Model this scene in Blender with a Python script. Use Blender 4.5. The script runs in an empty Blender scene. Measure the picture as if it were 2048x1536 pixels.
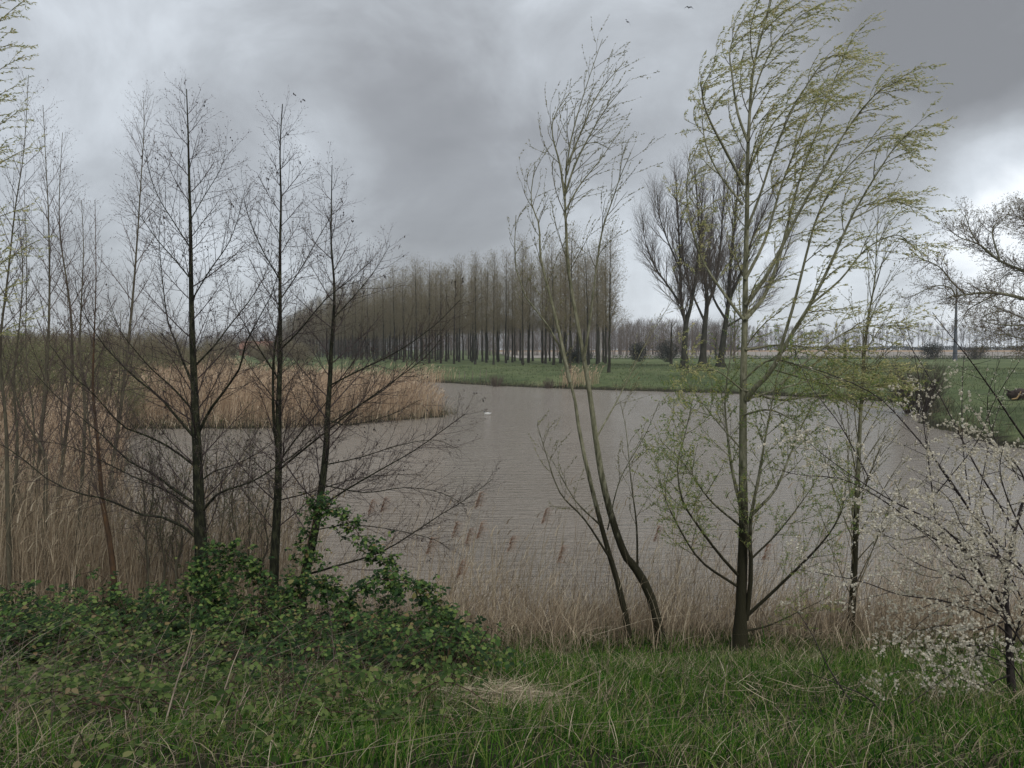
import bpy, math, random
import numpy as np
from mathutils import Vector, noise
R = math.radians
# ------------------------------------------------------------------ camera
F = 1607.0; CX = 1024.0; CY = 768.0; CAMZ = 4.0
PITCH = math.atan(68.0/F)
scn = bpy.context.scene
cd = bpy.data.cameras.new('camera'); cam = bpy.data.objects.new('camera', cd)
scn.collection.objects.link(cam); scn.camera = cam
cam.location = (0, 0, CAMZ); cam.rotation_euler = (math.pi/2-PITCH, 0, 0)
cd.sensor_width = 36; cd.lens = 36*F/2048; cd.clip_start = .05; cd.clip_end = 6000
# ------------------------------------------------------------------ world
SUN_EL, SUN_AZ = R(42), R(150)
w = bpy.data.worlds.new('World'); scn.world = w; w.use_nodes = True
nt = w.node_tree; N = nt.nodes; Lk = nt.links; N.clear()
def nd(nt, t, **k):
    n = nt.nodes.new(t)
    for a, b in k.items():
        if a in n.inputs.keys() if hasattr(n.inputs, 'keys') else False: n.inputs[a].default_value = b
        else: setattr(n, a, b)
    return n
def mth(nt, op, a, b=None, c=None, clamp=False):
    n = nt.nodes.new('ShaderNodeMath'); n.operation = op; n.use_clamp = clamp
    for i, v in enumerate((a, b, c)):
        if v is None: continue
        if isinstance(v, (int, float)): n.inputs[i].default_value = v
        else: nt.links.new(v, n.inputs[i])
    return n.outputs[0]
def ramp(nt, fac, stops):
    n = nt.nodes.new('ShaderNodeValToRGB'); cr = n.color_ramp
    while len(cr.elements) < len(stops): cr.elements.new(.5)
    for e, (p, c) in zip(cr.elements, stops):
        e.position = p; e.color = (*c, 1) if len(c) == 3 else c
    if fac is not None: nt.links.new(fac, n.inputs[0])
    return n.outputs[0]
def raydir(px, py):
    u = (px-CX)/F; v = (CY-py)/F
    d = Vector((u, math.cos(PITCH)+v*math.sin(PITCH), -math.sin(PITCH)+v*math.cos(PITCH)))
    return d
tc = N.new('ShaderNodeTexCoord'); D = tc.outputs['Generated']
sep = N.new('ShaderNodeSeparateXYZ'); Lk.new(D, sep.inputs[0])
zc = mth(nt, 'ADD', mth(nt, 'MAXIMUM', sep.outputs[2], 0.0), .16)
cx = mth(nt, 'DIVIDE', sep.outputs[0], zc); cy = mth(nt, 'DIVIDE', sep.outputs[1], zc)
cmb = N.new('ShaderNodeCombineXYZ'); Lk.new(cx, cmb.inputs[0]); Lk.new(cy, cmb.inputs[1])
def nz(vec, sc, det, rough, dist=0.0, off=(0, 0, 0), stretch=(1, 1, 1)):
    m = N.new('ShaderNodeMapping'); m.inputs['Location'].default_value = off; m.inputs['Scale'].default_value = stretch
    Lk.new(vec, m.inputs[0])
    n = N.new('ShaderNodeTexNoise'); n.inputs['Scale'].default_value = sc; n.inputs['Detail'].default_value = det
    n.inputs['Roughness'].default_value = rough; n.inputs['Distortion'].default_value = dist
    Lk.new(m.outputs[0], n.inputs['Vector']); return n.outputs[0]
n1 = nz(cmb.outputs[0], 1.1, 7, .5, .5, (3.1, 1.7, 0), (.8, 1, 1))
n2 = nz(cmb.outputs[0], .45, 4, .5, .3, (7.3, 2.2, 0))
n3 = nz(D, 5.0, 8, .56, .35, (1.3, 5.1, 2.2), (1, 1, 1.3))
val = mth(nt, 'ADD', mth(nt, 'MULTIPLY', mth(nt, 'SUBTRACT', n1, .5), .42), mth(nt, 'MULTIPLY', mth(nt, 'SUBTRACT', n2, .5), .2))
val = mth(nt, 'ADD', val, mth(nt, 'MULTIPLY', mth(nt, 'SUBTRACT', n3, .5), 1.05))
# broad brighter and darker parts of the cloud deck, each a direction in the sky
blobs = [(1990, 180, 9, -.46), (1800, 120, 8, -.14), (2048, 30, 9, -.16), (880, 400, 7, -.26), (1080, 380, 6, -.14), (650, 250, 8, -.05), (400, 330, 6, -.08), (2050, 395, 6, .70), (1900, 450, 7, .26),
         (90, 170, 9, .26), (330, 40, 7, .16), (1250, 160, 10, .08), (450, 620, 8, .26), (900, 500, 8, .05), (1450, 640, 10, .20),
         (600, 300, 2.5, .26), (1000, 175, 3, .10), (1750, 250, 8, -.06), (300, 430, 8, -.12), (1150, 560, 9, .12), (1700, 700, 12, .14)]
for (px, py, deg, amp) in blobs:
    b = raydir(px, py).normalized()
    dp = N.new('ShaderNodeVectorMath'); dp.operation = 'DOT_PRODUCT'; Lk.new(D, dp.inputs[0]); dp.inputs[1].default_value = b
    k = 1-math.cos(R(deg))
    # exp(-(1-dot)/k)
    e = mth(nt, 'MULTIPLY', mth(nt, 'SUBTRACT', dp.outputs['Value'], 1.0), 1/k)
    val = mth(nt, 'ADD', val, mth(nt, 'MULTIPLY', mth(nt, 'EXPONENT', e), amp))
val = mth(nt, 'ADD', val, .47, clamp=True)
ccol = ramp(nt, val, [(0, (.197, .203, .213)), (.3, (.272, .283, .300)), (.55, (.39, .414, .443)), (.8, (.56, .60, .645)), (1, (.80, .84, .88))])
sky = N.new('ShaderNodeTexSky'); sky.sky_type = 'NISHITA'; sky.sun_disc = False
sky.sun_elevation = SUN_EL; sky.sun_rotation = SUN_AZ
sm = N.new('ShaderNodeMixRGB'); sm.blend_type = 'MULTIPLY'; sm.inputs[0].default_value = 1; Lk.new(sky.outputs[0], sm.inputs[1]); sm.inputs[2].default_value = (.08, .08, .08, 1)
# overcast deck is brightest overhead; boosted above the view to light the foreground
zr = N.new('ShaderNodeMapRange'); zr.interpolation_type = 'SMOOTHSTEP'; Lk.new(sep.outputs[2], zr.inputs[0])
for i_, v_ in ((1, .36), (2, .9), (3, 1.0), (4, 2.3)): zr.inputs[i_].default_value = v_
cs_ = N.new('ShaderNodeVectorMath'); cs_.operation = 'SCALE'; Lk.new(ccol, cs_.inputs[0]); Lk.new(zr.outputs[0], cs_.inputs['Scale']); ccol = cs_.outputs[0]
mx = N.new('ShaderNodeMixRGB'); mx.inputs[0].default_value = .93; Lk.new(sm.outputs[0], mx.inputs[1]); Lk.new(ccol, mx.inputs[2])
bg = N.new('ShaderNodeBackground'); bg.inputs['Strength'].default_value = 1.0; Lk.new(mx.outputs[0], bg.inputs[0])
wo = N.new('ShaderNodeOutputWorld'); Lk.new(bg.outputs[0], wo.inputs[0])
# soft overcast sun
sd = bpy.data.lights.new('sun', 'SUN'); sd.energy = 1.25; sd.angle = R(16); sd.color = (1, .97, .92)
so = bpy.data.objects.new('sun', sd); scn.collection.objects.link(so)
so.rotation_euler = (math.pi/2-SUN_EL, 0, math.pi-SUN_AZ)
vs = scn.view_settings; vs.view_transform = 'Standard'; vs.look = 'None'; vs.gamma = 1; vs.exposure = 0.42; vs.use_curve_mapping = False
scn.cycles.max_bounces = 6; scn.cycles.diffuse_bounces = 3; scn.cycles.transparent_max_bounces = 8
scn.cycles.volume_bounces = 0
# ------------------------------------------------------------------ helpers
def P(px, py, d):
    v = raydir(px, py); s = d/v.y
    return Vector((v.x*s, d, CAMZ+v.z*s))
def ss(a, b, x):
    t = np.clip((x-a)/(b-a), 0, 1); return t*t*(3-2*t)
def tagk(o, label=None, cat=None, group=None, kind=None):
    if label: o['label'] = label
    if cat: o['category'] = cat
    if group: o['group'] = group
    if kind: o['kind'] = kind
    return o
def empty(name, loc, label, cat, group=None):
    o = bpy.data.objects.new(name, None); scn.collection.objects.link(o); o.location = loc
    o.empty_display_size = .2
    return tagk(o, label, cat, group)
def mesh_data(name, V, Q, mat, smooth=True):
    V = np.ascontiguousarray(V, dtype=np.float32); Q = np.ascontiguousarray(Q, dtype=np.int32)
    k = Q.shape[1]
    me = bpy.data.meshes.new(name)
    me.vertices.add(len(V)); me.vertices.foreach_set('co', V.ravel())
    me.loops.add(Q.size); me.loops.foreach_set('vertex_index', Q.ravel())
    me.polygons.add(len(Q))
    me.polygons.foreach_set('loop_start', np.arange(0, Q.size, k, dtype=np.int32))
    me.polygons.foreach_set('loop_total', np.full(len(Q), k, dtype=np.int32))
    me.polygons.foreach_set('use_smooth', np.full(len(Q), smooth))
    me.update(calc_edges=True); me.validate()
    me.materials.append(mat)
    return me
def obj(name, me, parent=None, loc=None):
    o = bpy.data.objects.new(name, me); scn.collection.objects.link(o)
    if parent is not None: o.parent = parent
    if loc is not None: o.location = loc
    return o
def cat_vq(parts):
    Vs, Qs, off = [], [], 0
    for V, Q in parts:
        if len(V) == 0: continue
        Vs.append(V); Qs.append(Q+off); off += len(V)
    if not Vs: return np.zeros((0, 3)), np.zeros((0, 4), int)
    return np.concatenate(Vs), np.concatenate(Qs)
def nrm(a): return a/np.maximum(np.linalg.norm(a, axis=-1, keepdims=True), 1e-9)
class Geo:
    def __init__(s): s.t = {}; s.lf = []
    def tube(s, pts, rad, n=4): s.t.setdefault((len(pts), n), []).append((pts, rad))
    def leaf(s, base, d, nn, L, W): s.lf.append((*base, *d, *nn, L, W))
    def tubes(s):
        out = []
        for (L, n), lst in s.t.items():
            p = np.array([[tuple(q) for q in a[0]] for a in lst], dtype=float); r = np.array([a[1] for a in lst], dtype=float)
            T = nrm(np.gradient(p, axis=1)); M = np.abs(T.mean(axis=1))
            ref = np.zeros_like(M); use_z = M[:, 2] < .8; ref[use_z, 2] = 1; ref[~use_z, 1] = 1
            U = nrm(np.cross(T, ref[:, None, :])); W = np.cross(T, U)
            a = np.arange(n)*2*math.pi/n
            ring = p[:, :, None, :] + r[:, :, None, None]*(np.cos(a)[None, None, :, None]*U[:, :, None, :] + np.sin(a)[None, None, :, None]*W[:, :, None, :])
            K = len(lst); V = ring.reshape(-1, 3)
            i = np.arange(L-1)[:, None]*n; j = np.arange(n)[None, :]; j2 = (j+1) % n
            q = np.stack([i+j, i+j2, i+n+j2, i+n+j], -1).reshape(-1, 4)
            Q = (q[None]+(np.arange(K)*L*n)[:, None, None]).reshape(-1, 4)
            out.append((V, Q))
        return cat_vq(out)
    def leaves(s, tmpl='diamond'):
        if not s.lf: return np.zeros((0, 3)), np.zeros((0, 4), int)
        return leaves_vq(np.array(s.lf), tmpl)
TM = {
 'diamond': ([(0, 0, 0), (-.5, .45, .12), (0, 1, -.1), (.5, .45, .12)], [(0, 3, 2, 1)]),
 'ovate': ([(0, 0, 0), (-.45, .28, .07), (0, .33, -.03), (.45, .28, .07), (-.40, .62, .03), (0, .68, -.05), (.40, .62, .03), (0, 1, -.16)],
           [(0, 2, 1, 1), (0, 3, 2, 2), (1, 2, 5, 4), (2, 3, 6, 5), (4, 5, 7, 7), (5, 6, 7, 7)]),
}
def leaves_vq(A, tmpl):
    tv, tf = TM[tmpl]; tv = np.array(tv, float)
    if tmpl == 'ovate':   # quads only, without degenerate faces
        tf = [(0, 2, 5, 1), (0, 3, 6, 2), (1, 5, 7, 4), (2, 6, 7, 5)]
        tf = [(0, 2, 4, 1), (0, 3, 6, 2), (2, 5, 7, 4), (2, 6, 7, 5)]
    tf = np.array(tf)
    b = A[:, 0:3]; d = nrm(A[:, 3:6]); n = A[:, 6:9]; x = nrm(np.cross(d, n)); n = np.cross(x, d)
    L = A[:, 9][:, None, None]; W = A[:, 10][:, None, None]
    V = b[:, None] + x[:, None]*tv[None, :, 0:1]*W + d[:, None]*tv[None, :, 1:2]*L + n[:, None]*tv[None, :, 2:3]*L
    Q = tf[None]+(np.arange(len(A))*len(tv))[:, None, None]
    return V.reshape(-1, 3), Q.reshape(-1, 4)
def strips(base, h, lean, width, seg=3, rng=None, taper=.8, up=None):
    K = len(base); t = np.linspace(0, 1, seg+1)
    upv = np.array([0, 0, 1.0]) if up is None else up
    if np.ndim(upv) == 1: upv = np.tile(upv, (K, 1))
    ll = np.linalg.norm(lean, axis=1, keepdims=True)
    cen = base[:, None] + (upv*h[:, None])[:, None]*(t[None, :, None]*(1-.35*np.minimum(ll, 1.6)[:, None]*t[None, :, None])) + (lean*h[:, None])[:, None]*(t[None, :, None]**1.8)
    a = rng.uniform(0, 2*math.pi, K); wv = np.stack([np.cos(a), np.sin(a), rng.uniform(-.2, .2, K)], -1)
    ww = width[:, None]*np.maximum((1-t[None]**1.5), .06)**taper*.5
    V = np.stack([cen-wv[:, None]*ww[..., None], cen+wv[:, None]*ww[..., None]], 2).reshape(-1, 3)
    i = np.arange(seg)*2
    q = np.stack([i, i+1, i+3, i+2], -1)
    Q = (q[None]+(np.arange(K)*(seg+1)*2)[:, None, None]).reshape(-1, 4)
    return V, Q
# ------------------------------------------------------------------ materials
def newmat(name):
    m = bpy.data.materials.new(name); m.use_nodes = True; t = m.node_tree; t.nodes.clear()
    o = t.nodes.new('ShaderNodeOutputMaterial'); return m, t, o
def island_ramp(t, stops):
    g = t.nodes.new('ShaderNodeNewGeometry')
    return ramp(t, g.outputs['Random Per Island'], stops)
def leafmat(name, stops, transl=.35, rough=.55, spec=.3):
    m, t, o = newmat(name); c = island_ramp(t, stops)
    p = t.nodes.new('ShaderNodeBsdfPrincipled'); p.inputs['Roughness'].default_value = rough; p.inputs['Specular IOR Level'].default_value = spec
    t.links.new(c, p.inputs['Base Color'])
    if transl > 0:
        tr = t.nodes.new('ShaderNodeBsdfTranslucent'); t.links.new(c, tr.inputs[0])
        mxs = t.nodes.new('ShaderNodeMixShader'); mxs.inputs[0].default_value = transl
        t.links.new(p.outputs[0], mxs.inputs[1]); t.links.new(tr.outputs[0], mxs.inputs[2]); t.links.new(mxs.outputs[0], o.inputs[0])
    else: t.links.new(p.outputs[0], o.inputs[0])
    return m
def barkmat(name, lo, mid, hi, scale=18, zlo=None, zhi=None, lowcol=None, rough=.9, bump=.5):
    m, t, o = newmat(name)
    tcn = t.nodes.new('ShaderNodeTexCoord'); mp = t.nodes.new('ShaderNodeMapping'); mp.inputs['Scale'].default_value = (1, 1, .3)
    t.links.new(tcn.outputs['Object'], mp.inputs[0])
    n = t.nodes.new('ShaderNodeTexNoise'); n.inputs['Scale'].default_value = scale; n.inputs['Detail'].default_value = 6; n.inputs['Roughness'].default_value = .65
    t.links.new(mp.outputs[0], n.inputs['Vector'])
    c = ramp(t, n.outputs[0], [(.3, lo), (.5, mid), (.72, hi)])
    if lowcol:
        g = t.nodes.new('ShaderNodeNewGeometry'); sp = t.nodes.new('ShaderNodeSeparateXYZ'); t.links.new(g.outputs['Position'], sp.inputs[0])
        mr = t.nodes.new('ShaderNodeMapRange'); mr.inputs[1].default_value = zlo; mr.inputs[2].default_value = zhi
        a = mth(t, 'ADD', sp.outputs[2], mth(t, 'MULTIPLY', mth(t, 'SUBTRACT', n.outputs[0], .5), 2.4)); t.links.new(a, mr.inputs[0])
        mm = t.nodes.new('ShaderNodeMixRGB'); t.links.new(mr.outputs[0], mm.inputs[0]); mm.inputs[1].default_value = (*lowcol, 1); t.links.new(c, mm.inputs[2]); c = mm.outputs[0]
    p = t.nodes.new('ShaderNodeBsdfPrincipled'); p.inputs['Roughness'].default_value = rough; p.inputs['Specular IOR Level'].default_value = .15
    t.links.new(c, p.inputs['Base Color'])
    b = t.nodes.new('ShaderNodeBump'); b.inputs['Strength'].default_value = bump; b.inputs['Distance'].default_value = .02
    t.links.new(n.outputs[0], b.inputs['Height']); t.links.new(b.outputs[0], p.inputs['Normal'])
    t.links.new(p.outputs[0], o.inputs[0]); return m
M = {}
M['alder_bark'] = barkmat('alder_bark', (.006, .006, .005), (.019, .020, .012), (.065, .068, .036), 30, bump=.9)
M['alder_twig'] = barkmat('alder_twig', (.030, .022, .022), (.055, .041, .040), (.10, .078, .074), 8, bump=0)
M['alder_bud'] = leafmat('alder_bud', [(0, (.05, .035, .03)), (.5, (.10, .075, .055)), (1, (.16, .13, .09))], .1)
M['alder_cone'] = leafmat('alder_cone', [(0, (.012, .010, .010)), (1, (.04, .028, .022))], 0)
M['sapling_bark'] = barkmat('sapling_bark', (.055, .05, .035), (.10, .09, .062), (.16, .145, .10))
M['orange_bark'] = barkmat('orange_bark', (.035, .026, .018), (.075, .048, .03), (.15, .085, .04), 14)
M['sapling_twig'] = barkmat('sapling_twig', (.07, .05, .045), (.11, .083, .07), (.15, .12, .095), 8, bump=0)
M['willow_bark'] = barkmat('willow_bark', (.075, .08, .045), (.17, .165, .105), (.29, .28, .20), 26, 1.9, 2.7, (.026, .024, .013), bump=.9)
M['willow_twig'] = barkmat('willow_twig', (.07, .06, .035), (.11, .10, .06), (.16, .14, .08), 8, bump=0)
M['willow_leaf'] = leafmat('willow_leaf', [(0, (.19, .23, .08)), (.35, (.36, .37, .15)), (.75, (.52, .49, .24)), (1, (.60, .51, .27))], .5)
M['willow_leaf_low'] = leafmat('willow_leaf_low', [(0, (.08, .15, .04)), (.5, (.20, .27, .08)), (1, (.42, .38, .12))], .5)
M['willow_bud'] = leafmat('willow_bud', [(0, (.14, .14, .07)), (.5, (.24, .23, .12)), (1, (.34, .32, .18))], .4)
M['thorn_bark'] = barkmat('thorn_bark', (.014, .011, .011), (.032, .026, .025), (.07, .06, .05), 25)
M['blossom'] = leafmat('blossom', [(0, (.50, .44, .32)), (.5, (.68, .63, .51)), (1, (.82, .79, .70))], .45)
M['thorn_bud'] = leafmat('thorn_bud', [(0, (.10, .12, .05)), (1, (.35, .33, .22))], .3)
M['poplar_bark'] = barkmat('poplar_bark', (.020, .020, .015), (.040, .039, .029), (.07, .067, .050), 3)
M['poplar_twig'] = barkmat('poplar_twig', (.13, .105, .074), (.20, .165, .11), (.28, .235, .155), 2, bump=0)
M['dark_twig'] = barkmat('dark_twig', (.075, .060, .048), (.115, .093, .074), (.16, .132, .105), 2, bump=0)
M['poplar_bud'] = leafmat('poplar_bud', [(0, (.15, .13, .08)), (1, (.27, .24, .13))], .4)
M['scrub_leaf'] = leafmat('scrub_leaf', [(0, (.09, .11, .045)), (.5, (.17, .19, .075)), (1, (.26, .25, .12))], .4)
M['red_bud'] = leafmat('red_bud', [(0, (.14, .09, .06)), (.5, (.2, .16, .08)), (1, (.22, .23, .10))], .35)
M['evergreen'] = leafmat('evergreen', [(0, (.008, .014, .010)), (1, (.022, .036, .022))], .1)
M['bramble_leaf'] = leafmat('bramble_leaf', [(0, (.008, .020, .007)), (.4, (.024, .055, .015)), (.72, (.055, .105, .024)), (.92, (.14, .20, .05)), (1, (.19, .125, .06))], .28, .55, .12)
M['bramble_leaf_pale'] = leafmat('bramble_leaf_pale', [(0, (.016, .034, .008)), (.5, (.052, .088, .022)), (.88, (.13, .17, .05)), (1, (.19, .14, .08))], .3, .6, .08)
M['bramble_cane'] = barkmat('bramble_cane', (.03, .016, .014), (.055, .032, .024), (.08, .05, .035), 20, bump=0)
M['grass'] = leafmat('grass', [(0, (.010, .040, .006)), (.35, (.032, .100, .012)), (.7, (.085, .175, .026)), (.92, (.17, .225, .05)), (1, (.30, .25, .14))], .38, .7, .04)
M['straw'] = leafmat('straw', [(0, (.12, .09, .055)), (.45, (.24, .19, .12)), (.8, (.36, .30, .19)), (1, (.48, .42, .29))], .25)
M['dead_stem'] = barkmat('dead_stem', (.16, .12, .09), (.25, .20, .15), (.34, .29, .22), 14, bump=0)
M['reed'] = leafmat('reed', [(0, (.20, .138, .088)), (.4, (.40, .285, .185)), (.75, (.54, .405, .275)), (1, (.64, .52, .38))], .25)
M['reed_near'] = leafmat('reed_near', [(0, (.13, .10, .066)), (.4, (.30, .232, .155)), (.75, (.46, .37, .255)), (1, (.62, .54, .40))], .25)
M['pasture_grass'] = leafmat('pasture_grass', [(0, (.045, .07, .028)), (.5, (.09, .12, .05)), (.9, (.15, .16, .08)), (1, (.22, .19, .12))], .3)
M['shore_mix'] = leafmat('shore_mix', [(0, (.03, .028, .02)), (.4, (.08, .075, .04)), (.7, (.10, .12, .05)), (1, (.28, .21, .14))], .2)
M['dead_tangle'] = leafmat('dead_tangle', [(0, (.05, .032, .025)), (.5, (.11, .08, .058)), (1, (.24, .19, .14))], .1)
M['plume'] = leafmat('plume', [(0, (.26, .16, .11)), (1, (.50, .34, .24))], .4)
# ------------------------------------------------------------------ terrain
WP = [(-7, 11.0), (-2, 11.3), (4, 11.2), (13, 11.4), (24, 15), (27, 22), (22.5, 29), (20.6, 33), (21.2, 38), (22.5, 44), (26, 50), (30, 58), (28, 64), (24.4, 68.5), (20, 74), (15, 77), (8.8, 80.5), (3, 85), (-1.3, 89), (-9, 99),
      (-22.8, 113), (-41, 143), (-55, 158), (-85, 168), (-88, 155), (-60, 146), (-52, 128), (-34, 104), (-26, 86), (-20, 74), (-8, 62), (-3.6, 50), (-4.3, 47.6), (-8.2, 43.5), (-11.8, 41), (-19, 40.5), (-19.5, 36), (-14.5, 30), (-10.5, 21), (-8.8, 15)]
WPa = np.array(WP, float)
def sdist(x, y):
    """signed distance to the shoreline, positive on land"""
    p = np.stack([x, y], -1); best = np.full(x.shape, 1e9); ins = np.zeros(x.shape, bool)
    for i in range(len(WPa)):
        a = WPa[i]; b = WPa[(i+1) % len(WPa)]; e = b-a; v = p-a
        t = np.clip((v@e)/(e@e), 0, 1); dd = np.linalg.norm(v-t[..., None]*e, axis=-1); best = np.minimum(best, dd)
        c = (a[1] <= y) != (b[1] <= y)
        with np.errstate(divide='ignore', invalid='ignore'):
            xi = a[0]+(y-a[1])*(e[0]/(e[1] if e[1] != 0 else 1e-9))
        ins ^= c & (x < xi)
    return np.where(ins, -best, best)
def wob(x, y, s, k=0):
    return (np.sin(x*s+1.3+k)*np.cos(y*s*.83+.7*k)+.5*np.sin(x*s*2.3+y*s*1.7+2*k)+.25*np.sin(x*s*5.1-y*s*4.3+k))/1.75
def height(x, y):
    x = np.asarray(x, float); y = np.asarray(y, float)
    d = sdist(x, y)+.5*wob(x, y, .9)*np.clip((y-14)/30, 0, 1)
    left = ss(0, 8, -(x+.35*(y-11))-6)*ss(8, 16, y)      # marsh and scrub side
    left = np.maximum(left, ss(-14, -24, x)*ss(100, 80, y))
    left = np.maximum(left, ss(-.5, -3, x)*ss(81, 76, y)*ss(14, 20, y)); left = np.maximum(left, ss(-6, -10, x)*ss(95, 84, y)*ss(14, 20, y))
    past = .38*ss(0, 1.1, d)+.5*ss(0, 9, d)+.92*ss(4, 30, d)+.06*wob(x, y, .35)*ss(3, 12, d)
    past = past + 1.9*ss(205, 620, y)+.05*wob(x, y, .07)
    marsh = .06*ss(0, 1.5, d)+.25*ss(10, 40, d)+.9*ss(40, 90, d)+.25*ss(150, 500, y)
    land = past*(1-left)+marsh*left
    z = np.where(d > 0, land, -.9*ss(0, 3.5, -d))
    zn = 2.42-.322*np.clip(y-3, 0, None)+.05*wob(x, y, 1.1)*ss(1, 5, y)
    near = ss(14.5, 10.5, y)
    k = np.maximum(z, zn)
    return np.where(y < 14.5, z*(1-near)+k*near, z)
def hz(x, y): return float(height(np.array([x]), np.array([y]))[0])
# one sheet to the horizon, fine near, coarse far
ys = np.concatenate([np.linspace(-12, 2, 15), np.linspace(2.25, 16, 90), 16.3*np.power(150/16.3, np.linspace(0, 1, 190))[0:], np.array([160, 175, 190, 205, 225, 250, 290, 340, 400, 480, 580, 700, 900, 1200, 1700, 2500, 4200])])
tt = np.linspace(-1, 1, 261); tx = np.sign(tt)*(np.abs(tt)**1.25)
G = np.zeros((len(ys), len(tx), 3))
for i, yy in enumerate(ys):
    xx = tx*(max(yy, 6)*.95+10); G[i, :, 0] = xx; G[i, :, 1] = yy
G[..., 2] = height(G[..., 0], G[..., 1])
nr, nc = len(ys), len(tx); ii = np.arange(nr-1)[:, None]*nc; jj = np.arange(nc-1)[None]
Q = np.stack([ii+jj, ii+jj+1, ii+nc+jj+1, ii+nc+jj], -1).reshape(-1, 4)
def groundmat():
    m, t, o = newmat('ground'); tcn = t.nodes.new('ShaderNodeTexCoord'); g = t.nodes.new('ShaderNodeNewGeometry')
    sp = t.nodes.new('ShaderNodeSeparateXYZ'); t.links.new(g.outputs['Position'], sp.inputs[0])
    def tn(s, det=6, st=(1, 1, 1)):
        mp = t.nodes.new('ShaderNodeMapping'); mp.inputs['Scale'].default_value = st; t.links.new(g.outputs['Position'], mp.inputs[0])
        n = t.nodes.new('ShaderNodeTexNoise'); n.inputs['Scale'].default_value = s; n.inputs['Detail'].default_value = det; n.inputs['Roughness'].default_value = .6
        t.links.new(mp.outputs[0], n.inputs['Vector']); return n.outputs[0]
    f1 = tn(.09, 4); f2 = tn(1.1, 8); f3 = tn(6, 6)
    mixf = mth(t, 'ADD', mth(t, 'MULTIPLY', f1, .5), mth(t, 'ADD', mth(t, 'MULTIPLY', f2, .3), mth(t, 'MULTIPLY', f3, .2)))
    grass = ramp(t, mixf, [(.36, (.048, .066, .030)), (.47, (.080, .104, .045)), (.56, (.115, .138, .062)), (.66, (.17, .17, .09))])
    soil = ramp(t, f3, [(.35, (.012, .012, .007)), (.55, (.028, .026, .014)), (.7, (.06, .05, .03))])
    # near bank, marsh and shore edge: thatch and mud
    nearf = t.nodes.new('ShaderNodeMapRange'); nearf.inputs[1].default_value = 13; nearf.inputs[2].default_value = 17; t.links.new(sp.outputs[1], nearf.inputs[0])
    hf = t.nodes.new('ShaderNodeMapRange'); hf.inputs[1].default_value = .14; hf.inputs[2].default_value = .42
    t.links.new(mth(t, 'ADD', sp.outputs[2], mth(t, 'MULTIPLY', mth(t, 'SUBTRACT', f2, .5), .55)), hf.inputs[0])
    fac = mth(t, 'MULTIPLY', nearf.outputs[0], hf.outputs[0])
    mm = t.nodes.new('ShaderNodeMixRGB'); t.links.new(fac, mm.inputs[0]); t.links.new(soil, mm.inputs[1]); t.links.new(grass, mm.inputs[2])
    p = t.nodes.new('ShaderNodeBsdfPrincipled'); p.inputs['Roughness'].default_value = 1; p.inputs['Specular IOR Level'].default_value = .1; t.links.new(mm.outputs[0], p.inputs['Base Color'])
    b = t.nodes.new('ShaderNodeBump'); b.inputs['Strength'].default_value = .8; b.inputs['Distance'].default_value = .25
    t.links.new(mth(t, 'ADD', mth(t, 'MULTIPLY', f2, .6), mth(t, 'MULTIPLY', f3, .3)), b.inputs['Height']); t.links.new(b.outputs[0], p.inputs['Normal'])
    t.links.new(p.outputs[0], o.inputs[0]); return m
gr = obj('ground', mesh_data('ground', G.reshape(-1, 3), Q, groundmat())); tagk(gr, kind='structure', label='grassy banks and pasture around the lake')
# bare field behind the fence
def fieldmat():
    m, t, o = newmat('field'); g = t.nodes.new('ShaderNodeNewGeometry'); sp = t.nodes.new('ShaderNodeSeparateXYZ'); t.links.new(g.outputs['Position'], sp.inputs[0])
    n = t.nodes.new('ShaderNodeTexNoise'); n.inputs['Scale'].default_value = .15; n.inputs['Detail'].default_value = 8
    mp = t.nodes.new('ShaderNodeMapping'); mp.inputs['Scale'].default_value = (.5, 2, 1); t.links.new(g.outputs['Position'], mp.inputs[0]); t.links.new(mp.outputs[0], n.inputs['Vector'])
    c1 = ramp(t, n.outputs[0], [(.35, (.20, .18, .155)), (.65, (.32, .29, .26))]); c2 = ramp(t, n.outputs[0], [(.35, (.26, .17, .10)), (.65, (.36, .25, .16))])
    mr = t.nodes.new('ShaderNodeMapRange'); mr.inputs[1].default_value = 430; mr.inputs[2].default_value = 460; t.links.new(sp.outputs[1], mr.inputs[0])
    mm = t.nodes.new('ShaderNodeMixRGB'); t.links.new(mr.outputs[0], mm.inputs[0]); t.links.new(c1, mm.inputs[1]); t.links.new(c2, mm.inputs[2])
    p = t.nodes.new('ShaderNodeBsdfDiffuse'); t.links.new(mm.outputs[0], p.inputs[0]); t.links.new(p.outputs[0], o.inputs[0]); return m
fy = np.array([206, 225, 250, 290, 340, 400, 480, 580, 640]); fx = np.linspace(-.05, 1.1, 40)
FG = np.zeros((len(fy), len(fx), 3))
for i, yy in enumerate(fy): FG[i, :, 0] = fx*yy+12; FG[i, :, 1] = yy
FG[..., 2] = height(FG[..., 0], FG[..., 1])+.12
ii = np.arange(len(fy)-1)[:, None]*len(fx); jj = np.arange(len(fx)-1)[None]
fo = obj('field', mesh_data('field', FG.reshape(-1, 3), np.stack([ii+jj, ii+jj+1, ii+len(fx)+jj+1, ii+len(fx)+jj], -1).reshape(-1, 4), fieldmat())); tagk(fo, kind='structure', label='pale bare field beyond the fence')
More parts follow.
